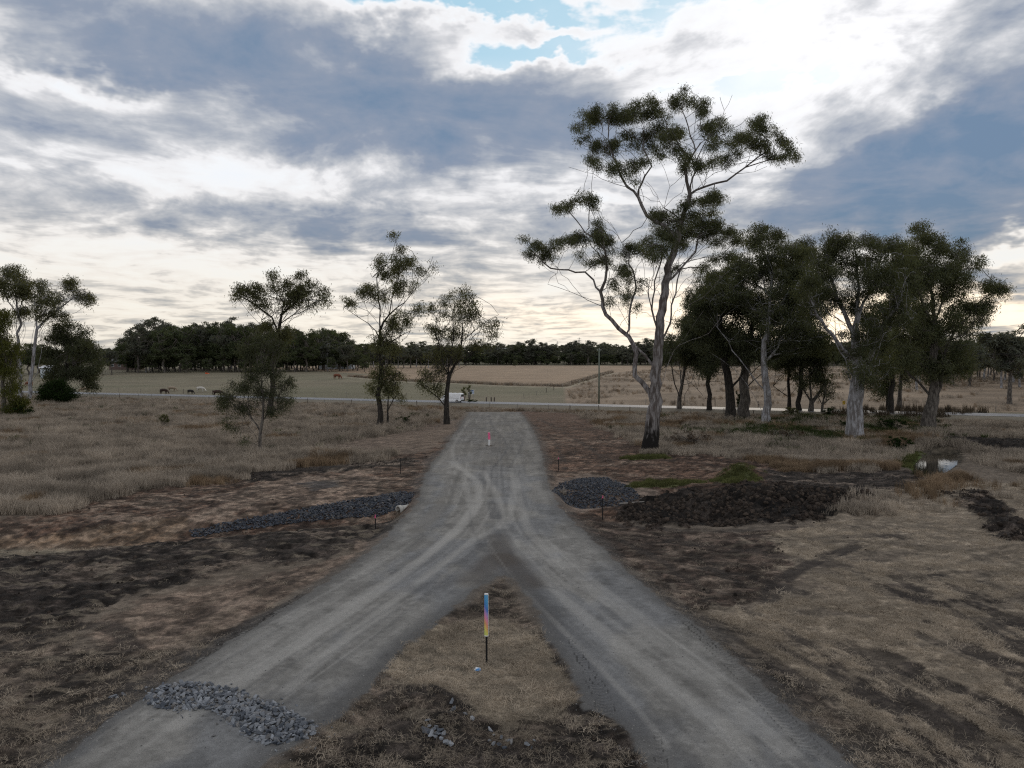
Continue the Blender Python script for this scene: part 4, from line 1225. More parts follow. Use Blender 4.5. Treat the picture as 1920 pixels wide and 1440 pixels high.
# --- three trees left of the gravel road and their small neighbours
quick('ironbark_tree', 'tall narrow ironbark with dark trunk left of the gravel road', (712, 797),
      [[(712, 797), (712, 760), (713, 720), (714, 680), (713, 640), (712, 600), (709, 560), (706, 520), (722, 500), (735, 480), (742, 450)],
       [(713, 640), (704, 620), (690, 606), (672, 595), (655, 583), (645, 576)],
       [(714, 620), (730, 590), (735, 560), (748, 520), (752, 480)],
       [(730, 580), (755, 560), (775, 545), (795, 530), (810, 510)], [(750, 570), (780, 540), (805, 500), (812, 480)],
       [(700, 610), (690, 585), (680, 560)], [(714, 660), (750, 630), (770, 620)], [(706, 530), (698, 520), (694, 512)]],
      [(738, 440, 14, 9), (744, 458, 18, 12), (755, 478, 22, 16), (715, 490, 20, 20), (740, 505, 28, 22), (760, 495, 16, 14), (683, 540, 24, 18), (660, 560, 20, 14), (715, 545, 22, 18), (745, 540, 22, 18), (768, 525, 18, 10), (790, 500, 14, 12), (785, 575, 14, 14), (760, 590, 26, 18), (735, 600, 26, 24), (715, 640, 30, 26), (745, 640, 26, 18), (708, 690, 26, 24), (735, 700, 20, 20), (722, 735, 22, 16), (695, 720, 10, 16), (815, 492, 10, 8), (768, 545, 12, 10)],
      90, (7, 13), .42, BARK_DARK, LEAF_OLIVE, 73, n_attr=10, per=22, spread=.46, dead=(7,))
quick('wattle_tree', 'spreading open-crowned tree with curved dark trunk at the road end', (838, 795),
      [[(838, 795), (837, 765), (838, 735), (842, 705), (852, 685), (866, 672), (880, 668)],
       [(840, 715), (833, 690), (828, 665), (822, 640), (808, 615)], [(850, 690), (862, 665), (866, 640), (868, 600), (862, 570)],
       [(842, 700), (845, 660), (850, 620), (850, 580), (868, 545)], [(872, 670), (895, 655), (912, 645), (932, 640)], [(865, 640), (890, 620), (915, 600), (935, 590)],
       [(836, 755), (822, 746), (808, 735), (790, 722), (776, 715)], [(822, 746), (815, 725), (812, 705)], [(866, 600), (885, 570), (890, 550)], [(880, 668), (885, 680)]],
      [(868, 545, 16, 14), (880, 565, 20, 16), (845, 560, 22, 16), (825, 580, 24, 20), (865, 585, 26, 18), (895, 590, 24, 18), (920, 610, 24, 16), (936, 600, 10, 10), (905, 640, 26, 14), (850, 620, 30, 20), (815, 620, 26, 22), (825, 660, 28, 22), (855, 655, 20, 14), (800, 700, 18, 10), (810, 725, 24, 14), (785, 715, 14, 10), (820, 690, 22, 14), (830, 735, 12, 10), (930, 625, 14, 8)],
      90, (6, 11), .42, BARK_DARK, LEAF_OLIVE, 79, n_attr=12, per=15, spread=.5)
quick('ironbark_tree', 'umbrella crowned ironbark far left of the road', (505, 781),
      [[(505, 781), (508, 750), (510, 700), (516, 660), (522, 625), (528, 590), (530, 550)],
       [(524, 620), (510, 595), (490, 580), (470, 565), (450, 555)], [(526, 610), (550, 590), (575, 580), (600, 570), (615, 565)], [(520, 640), (505, 620), (490, 600)], [(530, 570), (515, 545), (512, 525)], [(528, 580), (560, 560), (585, 545)]],
      [(460, 535, 30, 16), (440, 550, 16, 10), (490, 545, 26, 18), (520, 525, 26, 22), (515, 505, 14, 8), (550, 540, 28, 22), (565, 510, 14, 12), (590, 535, 26, 20), (612, 560, 14, 16), (575, 565, 24, 12), (535, 565, 26, 14), (490, 570, 24, 10), (500, 610, 26, 14), (555, 545, 30, 14), (530, 620, 20, 18)],
      100, (5, 10), .50, BARK_DARK, LEAF_OLIVE, 83, n_attr=12, per=18, spread=.42)
quick('sapling', 'thin leaning sapling standing alone in the dry grass', (493, 853),
      [[(493, 853), (487, 836), (488, 810), (492, 790), (494, 760), (490, 720), (492, 680), (490, 640)],
       [(487, 828), (478, 815), (466, 800), (458, 785)], [(488, 806), (470, 780), (455, 758), (440, 745)], [(491, 790), (505, 770), (520, 755)], [(489, 836), (476, 832), (462, 826)], [(491, 740), (470, 700), (465, 660)], [(493, 720), (515, 690), (525, 660)], [(488, 800), (462, 770), (430, 750)]],
      [(490, 630, 26, 26), (465, 650, 26, 24), (520, 655, 24, 26), (480, 690, 36, 26), (525, 705, 24, 24), (450, 715, 26, 20), (490, 730, 36, 18), (425, 740, 20, 16), (535, 745, 20, 18), (460, 760, 26, 14), (510, 765, 24, 14), (415, 755, 14, 12), (545, 720, 12, 14), (430, 790, 12, 10), (460, 820, 10, 8), (440, 800, 10, 8)],
      100, (8, 14), .2, BARK_GREY, LEAF_DARK, 89, n_attr=17, per=26, spread=.46, length=.22, width=.075, foot=.1)
quick('sapling', 'thin young tree growing beside the tall narrow ironbark', (727, 797),
      [[(727, 797), (727, 770), (728, 740), (734, 715), (745, 690)], [(727, 765), (738, 748), (748, 738)], [(728, 745), (722, 725), (720, 705)]],
      [(745, 700, 16, 14), (735, 725, 16, 14), (748, 740, 8, 8), (722, 715, 12, 12)],
      18, (7, 11), .14, BARK_DARK, LEAF_OLIVE, 97, per=12)

# --- far left edge
quick('gum_tree', 'slim white-stemmed gum at the far left with airy crown', (52, 738),
      [[(52, 738), (56, 715), (62, 680), (66, 640), (68, 600), (64, 560), (70, 530)], [(66, 620), (85, 600), (110, 580), (135, 560), (160, 550)], [(67, 600), (90, 570), (100, 550)], [(64, 740), (70, 700), (78, 660), (84, 620)]],
      [(85, 535, 18, 16), (105, 555, 26, 18), (125, 530, 20, 14), (150, 550, 24, 12), (110, 585, 22, 10), (70, 560, 16, 18), (165, 560, 12, 10), (75, 590, 14, 12)],
      40, (7, 12), .45, BARK_PALE, LEAF_OLIVE, 101, per=12, dist=170)
quick('gum_tree', 'slim tall gum cut by the left edge of the picture', (38, 740),
      [[(38, 740), (37, 690), (35, 640), (34, 590), (30, 560), (24, 520)], [(34, 580), (44, 560), (50, 540)], [(33, 590), (15, 565), (5, 540)]],
      [(20, 505, 24, 18), (35, 525, 22, 20), (45, 550, 16, 18), (10, 535, 18, 20), (40, 580, 12, 12)],
      34, (8, 13), .42, BARK_PALE, LEAF_OLIVE, 103, per=14, dist=172)
quick('weeping_tree', 'yellow-green drooping tree at the left edge of the picture', (8, 778),
      [[(8, 778), (8, 740), (6, 690), (4, 640), (0, 590)], [(6, 700), (20, 680), (34, 690)], [(8, 720), (22, 715), (40, 730)], [(5, 650), (15, 625)]],
      [(5, 590, 18, 22), (8, 625, 22, 26), (25, 660, 18, 26), (0, 680, 26, 26), (30, 700, 16, 20), (8, 725, 26, 18), (40, 750, 18, 16), (15, 760, 22, 14), (-10, 640, 26, 50)],
      64, (8, 13), .38, BARK_GREY, LEAF_LIT, 107, per=20, droop=1.4)
quick('gum_tree', 'bushy grey-brown tree behind the round dark bush', (118, 738),
      [[(118, 738), (119, 710), (124, 680), (130, 650), (128, 625)], [(120, 705), (140, 680), (160, 660)], [(119, 712), (108, 690), (98, 660)], [(122, 690), (150, 710), (168, 715)]],
      [(125, 615, 26, 16), (150, 620, 18, 14), (110, 630, 24, 18), (135, 650, 40, 22), (100, 660, 26, 24), (165, 655, 26, 26), (130, 690, 40, 22), (165, 700, 20, 20), (95, 690, 16, 20), (172, 720, 12, 14), (185, 680, 16, 24)],
      60, (10, 16), .5, BARK_GREY, LEAF_DARK, 109, per=18, dist=178)
quick('round_bush', 'dense dark green round bush alone near the left edge', (103, 757),
      [[(103, 757), (103, 748), (103, 735), (104, 722)], [(103, 750), (90, 742)], [(103, 750), (118, 742)]],
      [(106, 732, 36, 22), (95, 740, 24, 12), (122, 741, 20, 11), (106, 722, 22, 12)],
      60, (6, 9), .3, BARK_DARK, LEAF_BUSH, 113, cat='bush', n_attr=7, per=30, spread=.42, length=.36, width=.2, droop=.2)

# ---------------------------------------------------------------- far trees: a few prototypes copied as individuals
def far_proto(seed, hgt, ells, bark, leaf, nleaf=26, n=34):
    """tree of height hgt around the origin, ells in units of its height (x, z, rx, rz)"""
    rng = np.random.default_rng(seed)
    tk = [np.array((0, 0, 0.)), np.array((rng.normal(0, .01), 0, .25)) * hgt, np.array((rng.normal(0, .02), 0, .5)) * hgt, np.array((rng.normal(0, .03), 0, .75)) * hgt]
    L = [tk]
    for k in range(4):
        a = rng.uniform(0, 2 * math.pi)
        z0 = rng.uniform(.28, .5)
        L.append([tk[1] * (1 - (z0 - .25) / .25) + tk[2] * (z0 - .25) / .25, np.array((math.cos(a) * .13, math.sin(a) * .13, z0 + .15)) * hgt, np.array((math.cos(a) * .24, math.sin(a) * .24, z0 + .32)) * hgt])
    cl = []
    ws = sum(e[2] * e[3] for e in ells)
    for x, z, rx, rz in ells:
        for _ in range(max(2, round(n * rx * rz / ws))):
            v = rng.normal(0, 1, 3)
            v /= np.linalg.norm(v)
            v *= rng.random() ** .4
            r = rng.uniform(.06, .10) * hgt
            cl.append((np.array((x + v[0] * rx, v[1] * rx, z + v[2] * rz)) * hgt, (r, r, r * .7)))
    pos, par, wt, tips, tipc, _ = grow(L, cl, rng, .07 * hgt, 2.2)
    V, F = tubes(pos, par, wt, .021 * hgt, .0045 * hgt, .55, .2)
    tm = mesh_from_arrays('trunk', V, F)
    tm.materials.append(bark)
    V, F, t = leaves(tips, tipc, rng, nleaf, .042 * hgt, .045 * hgt, .018 * hgt, .5)
    cm = mesh_from_arrays('crown', V, F, False)
    vfloat(cm, 'tint', t)
    cm.materials.append(leaf)
    return tm, cm

LEAF_FAR_HAZED = leaf_material('hazed_far_gum_leaves', (.062, .070, .060), (.155, .166, .132), .22)  # distance haze painted into the leaf colour: paler and greyer, no haze volume
LEAF_FAR2 = leaf_material('far_green_leaves', (.040, .052, .030), (.110, .130, .070), .25)
PROTO = [
    far_proto(301, 22, [(0, .78, .22, .18), (.05, .60, .24, .16), (-.08, .50, .2, .12)], BARK_GREY, LEAF_FAR_HAZED),
    far_proto(302, 22, [(-.06, .75, .20, .2), (.1, .62, .22, .15), (0, .45, .24, .14)], BARK_GREY, LEAF_FAR_HAZED),
    far_proto(303, 22, [(0, .86, .14, .12), (-.1, .70, .18, .14), (.12, .62, .18, .14), (0, .5, .22, .12)], BARK_PALE, LEAF_FAR_HAZED),
    far_proto(304, 22, [(0, .62, .30, .28), (0, .38, .28, .18)], BARK_GREY, LEAF_FAR2, n=44),
    far_proto(305, 22, [(.04, .8, .16, .16), (-.06, .62, .2, .16)], BARK_PALE, LEAF_FAR2),
]
def far_tree(name, label, group, x, y, h, k, rng):
    e = empty(name, (x, y, gz(x, y) - .2), rng.uniform(0, 6.28))
    s = h / 22.0
    e.scale = (s * rng.uniform(.9, 1.2), s * rng.uniform(.9, 1.2), s)
    tag(e, label, 'tree', group)
    for nm, me in zip(('trunk', 'crown'), PROTO[k]):
        link(nm, me, None, e)
    return e

rng = np.random.default_rng(77)
# grove beyond the left paddock: outline of its top in the photograph
TOP = [(228, 640), (245, 610), (290, 588), (330, 592), (370, 598), (400, 590), (430, 585), (470, 600), (520, 605), (560, 612), (600, 605), (640, 612), (670, 625), (700, 640), (740, 640), (780, 640), (830, 648)]
for q in range(80):
    px = 238 + (690 - 238) * (q + rng.uniform(-.4, .4)) / 79
    dist = rng.uniform(322, 400)
    top = np.interp(px, [p[0] for p in TOP], [p[1] for p in TOP])
    g = at(px, 690, dist)
    zt = at(px, top, dist)[2]
    z0 = gz(g[0], dist)
    hh = max(9, (zt - z0) * rng.uniform(.78, 1.04))
    if rng.random() < .2: hh *= .75
    far_tree('gum_tree', 'dark gum in the dense grove beyond the left paddock', 'gums of the grove beyond the left paddock', g[0], dist, hh, int(rng.choice([0, 1, 2, 3, 3, 3])), rng)
for q in range(30):
    px = 236 + 450 * (q + rng.uniform(-.45, .45)) / 29
    dist = rng.uniform(316, 345)
    g = at(px, 690, dist)
    far_tree('grove_bush', 'dark bush filling the space between the trunks of the left grove', 'bushes between the trunks of the left grove', g[0], dist, rng.uniform(7, 12), 3, rng)['category'] = 'bush'
for q in range(16):
    px = 690 + 170 * (q + rng.uniform(-.4, .4)) / 15
    dist = rng.uniform(385, 430)
    g = at(px, 690, dist)
    zt = at(px, rng.uniform(636, 652), dist)[2]
    far_tree('gum_tree', 'distant gum in the row behind the two trees at the road end', 'gums of the distant row behind the road-end trees', g[0], dist, max(8, zt - gz(g[0], dist)), int(rng.choice([0, 1, 2])), rng)
# darker trees between the left edge and the grove
for q in range(11):
    px = -20 + 250 * (q + rng.uniform(-.4, .4)) / 10
    dist = rng.uniform(300, 340)
    g = at(px, 690, dist)
    zt = at(px, rng.uniform(628, 660), dist)[2]
    far_tree('garden_tree', 'dark leafy tree in the clump at the far left of the paddock', 'leafy trees in the clump at the far left', g[0], dist, max(7, zt - gz(g[0], dist)), int(rng.choice([3, 3, 1])), rng)
# thin trees along the right paddock edge
for q in range(48):
    px = 1700 + 320 * (q + rng.uniform(-.45, .45)) / 47
    dist = rng.uniform(168, 250)
    g = at(px, 740, dist)
    zt = at(px, rng.uniform(612, 660), dist)[2]
    far_tree('gum_tree', 'thin straight gum in the row along the right paddock', 'thin gums along the right paddock', g[0], dist, max(8, zt - gz(g[0], dist)), int(rng.choice([2, 4, 0, 1, 1, 0])), rng)
e = far_tree('gum_tree', 'broad gum with bluish trunk standing at the right edge of the picture', None, *gp(1893, 757)[:2], 18.5, 1, rng)
# tree masses seen through the gaps between the right-hand gums
for q in range(18):
    px = 1240 + 470 * (q + rng.uniform(-.4, .4)) / 17
    dist = rng.uniform(385, 440)
    g = at(px, 690, dist)
    zt = at(px, rng.uniform(625, 645), dist)[2]
    far_tree('gum_tree', 'far gum seen between the trunks of the right-hand stand', 'far gums seen between the right-hand trunks', g[0], dist, max(8, zt - gz(g[0], dist)), int(rng.choice([0, 1, 3])), rng)
e = far_tree('bush', 'small bright green bush alone at the far edge of the tan field', None, *gp(966, 689)[:2], 5.0, 3, rng)
e['category'] = 'bush'

# ---------------------------------------------------------------- instanced ground cover (grass, stones, wood far away)
def scatter(name, protos, pts, rot, scl, pick, label=None, cat=None):
    """one object whose points carry copies of small meshes (geometry nodes)"""
    me = bpy.data.meshes.new(name)
    me.vertices.add(len(pts))
    me.vertices.foreach_set('co', np.asarray(pts, np.float32).ravel())
    a = me.attributes.new('rot', 'FLOAT_VECTOR', 'POINT')
    a.data.foreach_set('vector', np.asarray(rot, np.float32).ravel())
    a = me.attributes.new('scl', 'FLOAT_VECTOR', 'POINT')
    a.data.foreach_set('vector', np.asarray(scl, np.float32).ravel())
    a = me.attributes.new('pick', 'INT', 'POINT')
    a.data.foreach_set('value', np.asarray(pick, np.int32))
    o = link(name, me)
    tag(o, label, cat, kind='stuff')
    ng = bpy.data.node_groups.new(name, 'GeometryNodeTree')
    ng.interface.new_socket('Geometry', in_out='INPUT', socket_type='NodeSocketGeometry')
    ng.interface.new_socket('Geometry', in_out='OUTPUT', socket_type='NodeSocketGeometry')
    N = ng.nodes
    gi, go = N.new('NodeGroupInput'), N.new('NodeGroupOutput')
    join = N.new('GeometryNodeJoinGeometry')
    def named(nm, typ):
        q = N.new('GeometryNodeInputNamedAttribute')
        q.data_type = typ
        q.inputs['Name'].default_value = nm
        return q.outputs[0]
    rv, sv, pv = named('rot', 'FLOAT_VECTOR'), named('scl', 'FLOAT_VECTOR'), named('pick', 'INT')
    er = N.new('FunctionNodeEulerToRotation')
    ng.links.new(rv, er.inputs[0])
    for k, po in enumerate(protos):
        cmp_ = N.new('FunctionNodeCompare')
        cmp_.data_type = 'INT'
        cmp_.operation = 'EQUAL'
        ng.links.new(pv, [s for s in cmp_.inputs if s.type == 'INT'][0])
        [s for s in cmp_.inputs if s.type == 'INT'][1].default_value = k
        oi = N.new('GeometryNodeObjectInfo')
        oi.inputs['Object'].default_value = po
        oi.inputs['As Instance'].default_value = True
        ip = N.new('GeometryNodeInstanceOnPoints')
        ng.links.new(gi.outputs[0], ip.inputs['Points'])
        ng.links.new(cmp_.outputs[0], ip.inputs['Selection'])
        ng.links.new(oi.outputs['Geometry'], ip.inputs['Instance'])
        ng.links.new(er.outputs[0], ip.inputs['Rotation'])
        ng.links.new(sv, ip.inputs['Scale'])
        ng.links.new(ip.outputs[0], join.inputs[0])
    ng.links.new(join.outputs[0], go.inputs[0])
    md = o.modifiers.new('scatter', 'NODES')
    md.node_group = ng
    return o

def proto_obj(name, me):
    return bpy.data.objects.new(name, me)      # not placed in the scene: only its copies are

# far wood on the rise behind the tan field and on the ridge beyond
pts, scl = [], []
for _ in range(2600):
    if rng.random() < .55:
        x, y = rng.uniform(-260, 620), 455 + 170 * rng.random() ** 2
        if road_s(x, y) < 330 : y += 60
        h = rng.uniform(4, 11) + 11 * rng.random() ** 4
    else:
        x, y = rng.uniform(-700, 1300), rng.uniform(650, 1300)
        h = rng.uniform(9, 17)
    pts.append((x, y))
    scl.append(h / 22)
pts = np.array(pts)
zz = height(pts[:, 0], pts[:, 1])[0]
nP = len(pts)
scl = np.array(scl)
def joined_proto(k):
    """trunk and crown of a far tree as one mesh for the mass of distant wood"""
    tm, cm = PROTO[k]
    def arr(me):
        co = np.empty(len(me.vertices) * 3, np.float32)
        me.vertices.foreach_get('co', co)
        f = np.empty(len(me.loops), np.int32)
        me.loops.foreach_get('vertex_index', f)
        k = len(me.loops) // len(me.polygons)
        f = f.reshape(-1, k)
        if k == 4:
            f = np.vstack([f[:, [0, 1, 2]], f[:, [0, 2, 3]]])
        return co.reshape(-1, 3), f
    a, fa = arr(tm)
    b, fb = arr(cm)
    me = mesh_from_arrays('far_tree', np.vstack([a, b]), np.vstack([fa, fb + len(a)]), False)
    t = np.empty(len(cm.vertices), np.float32)
    cm.attributes['tint'].data.foreach_get('value', t)
    vfloat(me, 'tint', np.concatenate([np.zeros(len(a)), t]))
    me.materials.append(tm.materials[0])
    me.materials.append(cm.materials[0])
    mi = np.concatenate([np.zeros(len(fa), np.int32), np.ones(len(fb), np.int32)])
    me.polygons.foreach_set('material_index', mi)
    return proto_obj('far_tree', me)
scatter('distant_woodland', [joined_proto(0), joined_proto(1), joined_proto(3)], np.column_stack([pts, zz - .3]),
        np.column_stack([np.zeros(nP), np.zeros(nP), rng.uniform(0, 6.28, nP)]), np.column_stack([scl * 1.35, scl * 1.35, scl]), np.where(scl < .42, 2, rng.integers(0, 3, nP)),
        'distant dark belt of woodland along the horizon', 'woodland')

# --- grass prototypes
def blade_mesh(name, nb, hgt, spread, width, lean, rng, colours, flat=False):
    V, F, T = [], [], []
    for _ in range(nb):
        a, r = rng.uniform(0, 6.28), spread * math.sqrt(rng.random())
        p = np.array((math.cos(a) * r, math.sin(a) * r, 0.0))
        h = hgt * rng.uniform(.55, 1.15)
        la, ll = rng.uniform(0, 6.28), lean * rng.uniform(.2, 1.2)
        d = np.array((math.cos(la) * ll, math.sin(la) * ll, 1.0 if not flat else .12))
        d = d / np.linalg.norm(d) * h
        s = np.array((-math.sin(la), math.cos(la), 0)) * width
        if not flat:
            q = rng.uniform(0, 6.28)
            s = np.array((math.cos(q), math.sin(q), 0)) * width
        o = len(V)
        bend = np.array((math.cos(la), math.sin(la), -.35)) * h * lean * .35
        V += [p - s, p + s, p + d * .6 + s * .7, p + d * .6 - s * .7, p + d + bend]
        F += [(o, o + 1, o + 2, o + 3), (o + 3, o + 2, o + 4, o + 4)]
        t = rng.random()
        T += [t] * 5
    me = bpy.data.meshes.new(name)
    me.from_pydata([tuple(v) for v in V], [], [f if f[2] != f[3] else f[:3] for f in F])
    vfloat(me, 'tint', T)
    me.materials.append(colours)
    return proto_obj(name, me)

def grass_material(name, a, b, trans=.25):
    m, n = material(name)
    t = attr(n, 'tint', 'Fac')
    rnd = n.n('ShaderNodeObjectInfo').outputs['Random']
    pos = n.n('ShaderNodeNewGeometry').outputs['Position']
    pat = n.mr(n.noise(n.vm('MULTIPLY', pos, (1.0, 1.4, 1.0)), .22, 5, .62), .34, .66)
    c = n.mix(n.m('ADD', n.m('MULTIPLY', t, .5), n.m('MULTIPLY', rnd, .5)), a, b)
    c = n.vm('SCALE', c, s=n.m('MULTIPLY_ADD', pat, .62, .66))
    d = n.n('ShaderNodeBsdfDiffuse'); n.link(c, d.inputs[0])
    tr = n.n('ShaderNodeBsdfTranslucent'); n.link(c, tr.inputs[0])
    mx = n.n('ShaderNodeMixShader'); mx.inputs[0].default_value = trans
    n.link(d.outputs[0], mx.inputs[1]); n.link(tr.outputs[0], mx.inputs[2])
    o = n.n('ShaderNodeOutputMaterial'); n.link(mx.outputs[0], o.inputs[0])
    return m

GM_DRY = grass_material('dry_grass', (.225, .192, .158), (.460, .400, .328))
GM_RUST = grass_material('rusty_grass', (.165, .118, .078), (.310, .232, .155))
GM_GREEN = grass_material('green_grass', (.060, .068, .026), (.150, .155, .062))
GM_WEED = grass_material('green_weeds', (.030, .045, .016), (.075, .095, .036))
GM_STRAW = grass_material('cut_straw', (.215, .178, .138), (.550, .470, .370))
GM_REED = grass_material('brown_reeds', (.055, .044, .032), (.120, .096, .068))
gr = np.random.default_rng(11)
G_TALL = [blade_mesh('dry_grass_tuft', 26, .62, .28, .010, .35, gr, GM_DRY) for _ in range(3)]
G_RUST = [blade_mesh('rusty_grass_tuft', 26, .6, .3, .011, .4, gr, GM_RUST)]
G_GREEN = [blade_mesh('green_grass_tuft', 30, .26, .26, .010, .5, gr, GM_GREEN)]
G_WEED = [blade_mesh('weed_tuft', 34, .55, .34, .030, .6, gr, GM_WEED)]
G_STRAW = [blade_mesh('straw_patch', 34, .16, .26, .0045, 1.5, gr, GM_STRAW) for _ in range(2)] + [blade_mesh('straw_litter', 26, .20, .30, .005, 1.0, gr, GM_STRAW, True)]
G_REED = [blade_mesh('reed_clump', 30, 1.5, .5, .03, .15, gr, GM_REED)]

def sample(n, y0, y1, power=1.0):
    """points of the visible ground fan, more of them near the viewer"""
    y = y0 * (y1 / y0) ** (gr.random(n) ** power)
    x = gr.uniform(-1, 1, n) * (4 + .77 * y)
    return x, y

def put(name, label, protos, x, y, z, smin, smax, tilt=.12, zoff=0.0, pick=None, hs=None):
    n_ = len(x)
    sc = gr.uniform(smin, smax, n_)
    hh = sc * (gr.uniform(.8, 1.2, n_) if hs is None else hs)
    return scatter(name, protos, np.column_stack([x, y, z + zoff]),
                   np.column_stack([gr.normal(0, tilt, n_), gr.normal(0, tilt, n_), gr.uniform(0, 6.28, n_)]),
                   np.column_stack([sc, sc, hh]), gr.integers(0, len(protos), n_) if pick is None else pick, label, 'grass')

# z of the displaced ground: look it up in the grid of the ground mesh
def grid_z(x, y):
    j = np.clip(np.searchsorted(rows, y) - 1, 0, NR - 2)
    fy = np.clip((y - rows[j]) / (rows[j + 1] - rows[j]), 0, 1)
    Z = zf.reshape(NR, NC)
    def rowz(jj):
        u = (x / Wd[jj] + 1) / 2 * (NC - 1)
        k = np.clip(np.floor(u).astype(int), 0, NC - 2)
        t = np.clip(u - k, 0, 1)
        return Z[jj, k] * (1 - t) + Z[jj, k + 1] * t
    return rowz(j) * (1 - fy) + rowz(j + 1) * fy

x, y = sample(150000, 45, 185)
_, _, rm_, wt_, z_, rd_, s_, _ = surface(x, y)
zg = grid_z(x, y)
bare = np.zeros(x.shape)
for k in ('left_scrape', 'left_strip', 'left_pale', 'orange_clay', 'left_dark', 'right_red', 'right_pale', 'right_black', 'right_dark', 'creek_dirt', 'right_clods', 'right_soil', 'left_berm', 'left_clay_edge', 'green_mound', 'green_strip'):
    bare = np.maximum(bare, wt_[k])
cdd = sdist(x, y, CREEK)
increek = (cdd < 1.3) | ((cdd < 6.0) & (y < CREEK[:, 1].mean()) & (np.abs(x - CREEK[:, 0].mean()) < 3.2))
den = (1 - bare) * (rd_ > .8) * (1 - .93 * wt_['cut_grass']) * (s_ < -13) * (~increek) * (1 - .6 * wt_['mid_green'])
# the grass stands in drifts
den = den * (.25 + .75 * sstep(fbm(x / 4, y / 4, 131, 3), .36, .56))
keep = gr.random(len(x)) < den
rust = keep & (fbm(x / 6, y / 6, 137, 2) > .66)
tall = keep & ~rust
hsc = (.30 + 1.35 * fbm(x / 5, y / 4, 139, 3))
put('tall_dry_grass', 'tall dry tan grass across the unmown ground', G_TALL, x[tall], y[tall], zg[tall], .8, 1.3, hs=hsc[tall] * 1.1)
put('rusty_grass', 'rusty brown grass in drifts among the dry grass', G_RUST, x[rust], y[rust], zg[rust], .8, 1.3, hs=hsc[rust] * 1.1)
bg_ = (x < -6) & (bare < .4) & (rd_ > 3) & (s_ < -20) & (gr.random(len(x)) < .10 * sstep(fbm(x / 5, y / 3, 177, 3), .48, .60))
put('long_grass_clumps', 'long pale wispy grass clumps standing above the dry grass on the left', [blade_mesh('long_grass_clump', 60, 1.0, .45, .012, .55, gr, GM_DRY)], x[bg_], y[bg_], zg[bg_], .8, 1.5)
gd = np.clip(wt_['mid_green'] * .5 * (s_ < -9) + .02 * (1 - bare) * (s_ < -13) * (y > 75), 0, 1) * (1 - wt_['cut_grass']) * (rd_ > 1) * (~increek) * sstep(fbm(x / 5, y / 5, 141, 3), .45, .62)
gk = gr.random(len(x)) < gd
put('green_weeds', 'low green weeds under the right-hand gums', G_WEED, x[gk], y[gk], zg[gk], .7, 1.5)
# roadside verges
vk = (np.abs(s_ + 13.5) < 2.5) & (gr.random(len(x)) < .55)
put('verge_grass', 'rough brown grass along the near verge of the sealed road', G_TALL[:2] + G_RUST, x[vk], y[vk], zg[vk], .9, 1.5, zoff=-.1)
# standing grass along the mown strip of the tan field, and hummocks in the brown field
fx, fy = [], []
for a, b in zip(FIELD[2][:-1], FIELD[2][1:]):
    t = gr.random(int(np.linalg.norm(b - a) * 14))[:, None]
    q = a + (b - a) * t + np.column_stack([gr.normal(0, .4, len(t)), 2.2 + np.abs(gr.normal(0, 2.2, len(t)))])
    fx.append(q[:, 0]); fy.append(q[:, 1])
fx, fy = np.concatenate(fx), np.concatenate(fy)
q = gr.uniform((-10, 130), (240, 330), (26000, 2))
q = q[(sdist(q[:, 0], q[:, 1], FIELD[1]) < -1) & (road_s(q[:, 0], q[:, 1]) > 10)]
q = q[gr.random(len(q)) < sstep(fbm(q[:, 0] / 9, q[:, 1] / 6, 171, 4), .46, .6)]
fx, fy = np.concatenate([fx, q[:, 0]]), np.concatenate([fy, q[:, 1]])
put('field_grass', 'dry standing grass in the tan and brown fields beyond the sealed road', G_TALL[:2] + G_RUST, fx, fy, height(fx, fy)[0], 1.0, 1.8)
# green grass: mound, strips, creek bank, foot of the tall gum
x2, y2 = sample(90000, 48, 90)
_, _, _, w2, _, rd2, _, _ = surface(x2, y2)
g2 = np.clip(w2['green_mound'] + w2['green_strip'] * .8 + w2['green_bank'] + w2['green_tree'] * .8, 0, 1) * (sdist(x2, y2, CREEK) > .3)
k2 = gr.random(len(x2)) < g2
put('green_grass', 'short bright green grass on the mound, bank and strips', G_GREEN, x2[k2], y2[k2], grid_z(x2, y2)[k2], .7, 1.3)
# cut straw on the right, on the island and crumbs on the soil
x3, y3 = sample(200000, 14, 62, 1.25)
a3, _, rm3, w3, _, rd3, _, tr3 = surface(x3, y3)
lum = a3.mean(1)
d3 = np.clip(sstep(lum, .125, .215) * np.clip(w3['cut_grass'] + w3['island_grass'] + w3['left_stubble'], 0, 1) * .62 * (.35 + .65 * sstep(fbm(x3 / 1.5, y3 / 1.0, 161, 4), .42, .56))
             + .045 * np.clip(w3['island'] + w3['left_bottom'] + w3['right_strip'], 0, 1) + .015 * (rd3 > .3) * (1 - w3['right_black']) * (1 - .7*w3['left_dark']), 0, 1) * (rd3 > .1)
k3 = gr.random(len(x3)) < d3
put('cut_straw', 'short cut straw and dead grass lying on the soil', G_STRAW, x3[k3], y3[k3], grid_z(x3, y3)[k3], .6, 1.25, tilt=.2, zoff=-.005)
# reeds behind the creek
x4, y4 = sample(14000, 95, 150)
d4 = sdist(x4, y4, poly([(1540, 778), (1640, 768), (1760, 770), (1860, 775), (1780, 785), (1700, 785), (1560, 786)]))
k4 = (d4 < 0) & (gr.random(len(x4)) < .45)
put('brown_reeds', 'dark brown reeds along the ditch behind the pale gum', G_REED, x4[k4], y4[k4], grid_z(x4, y4)[k4], .5, 1.1)
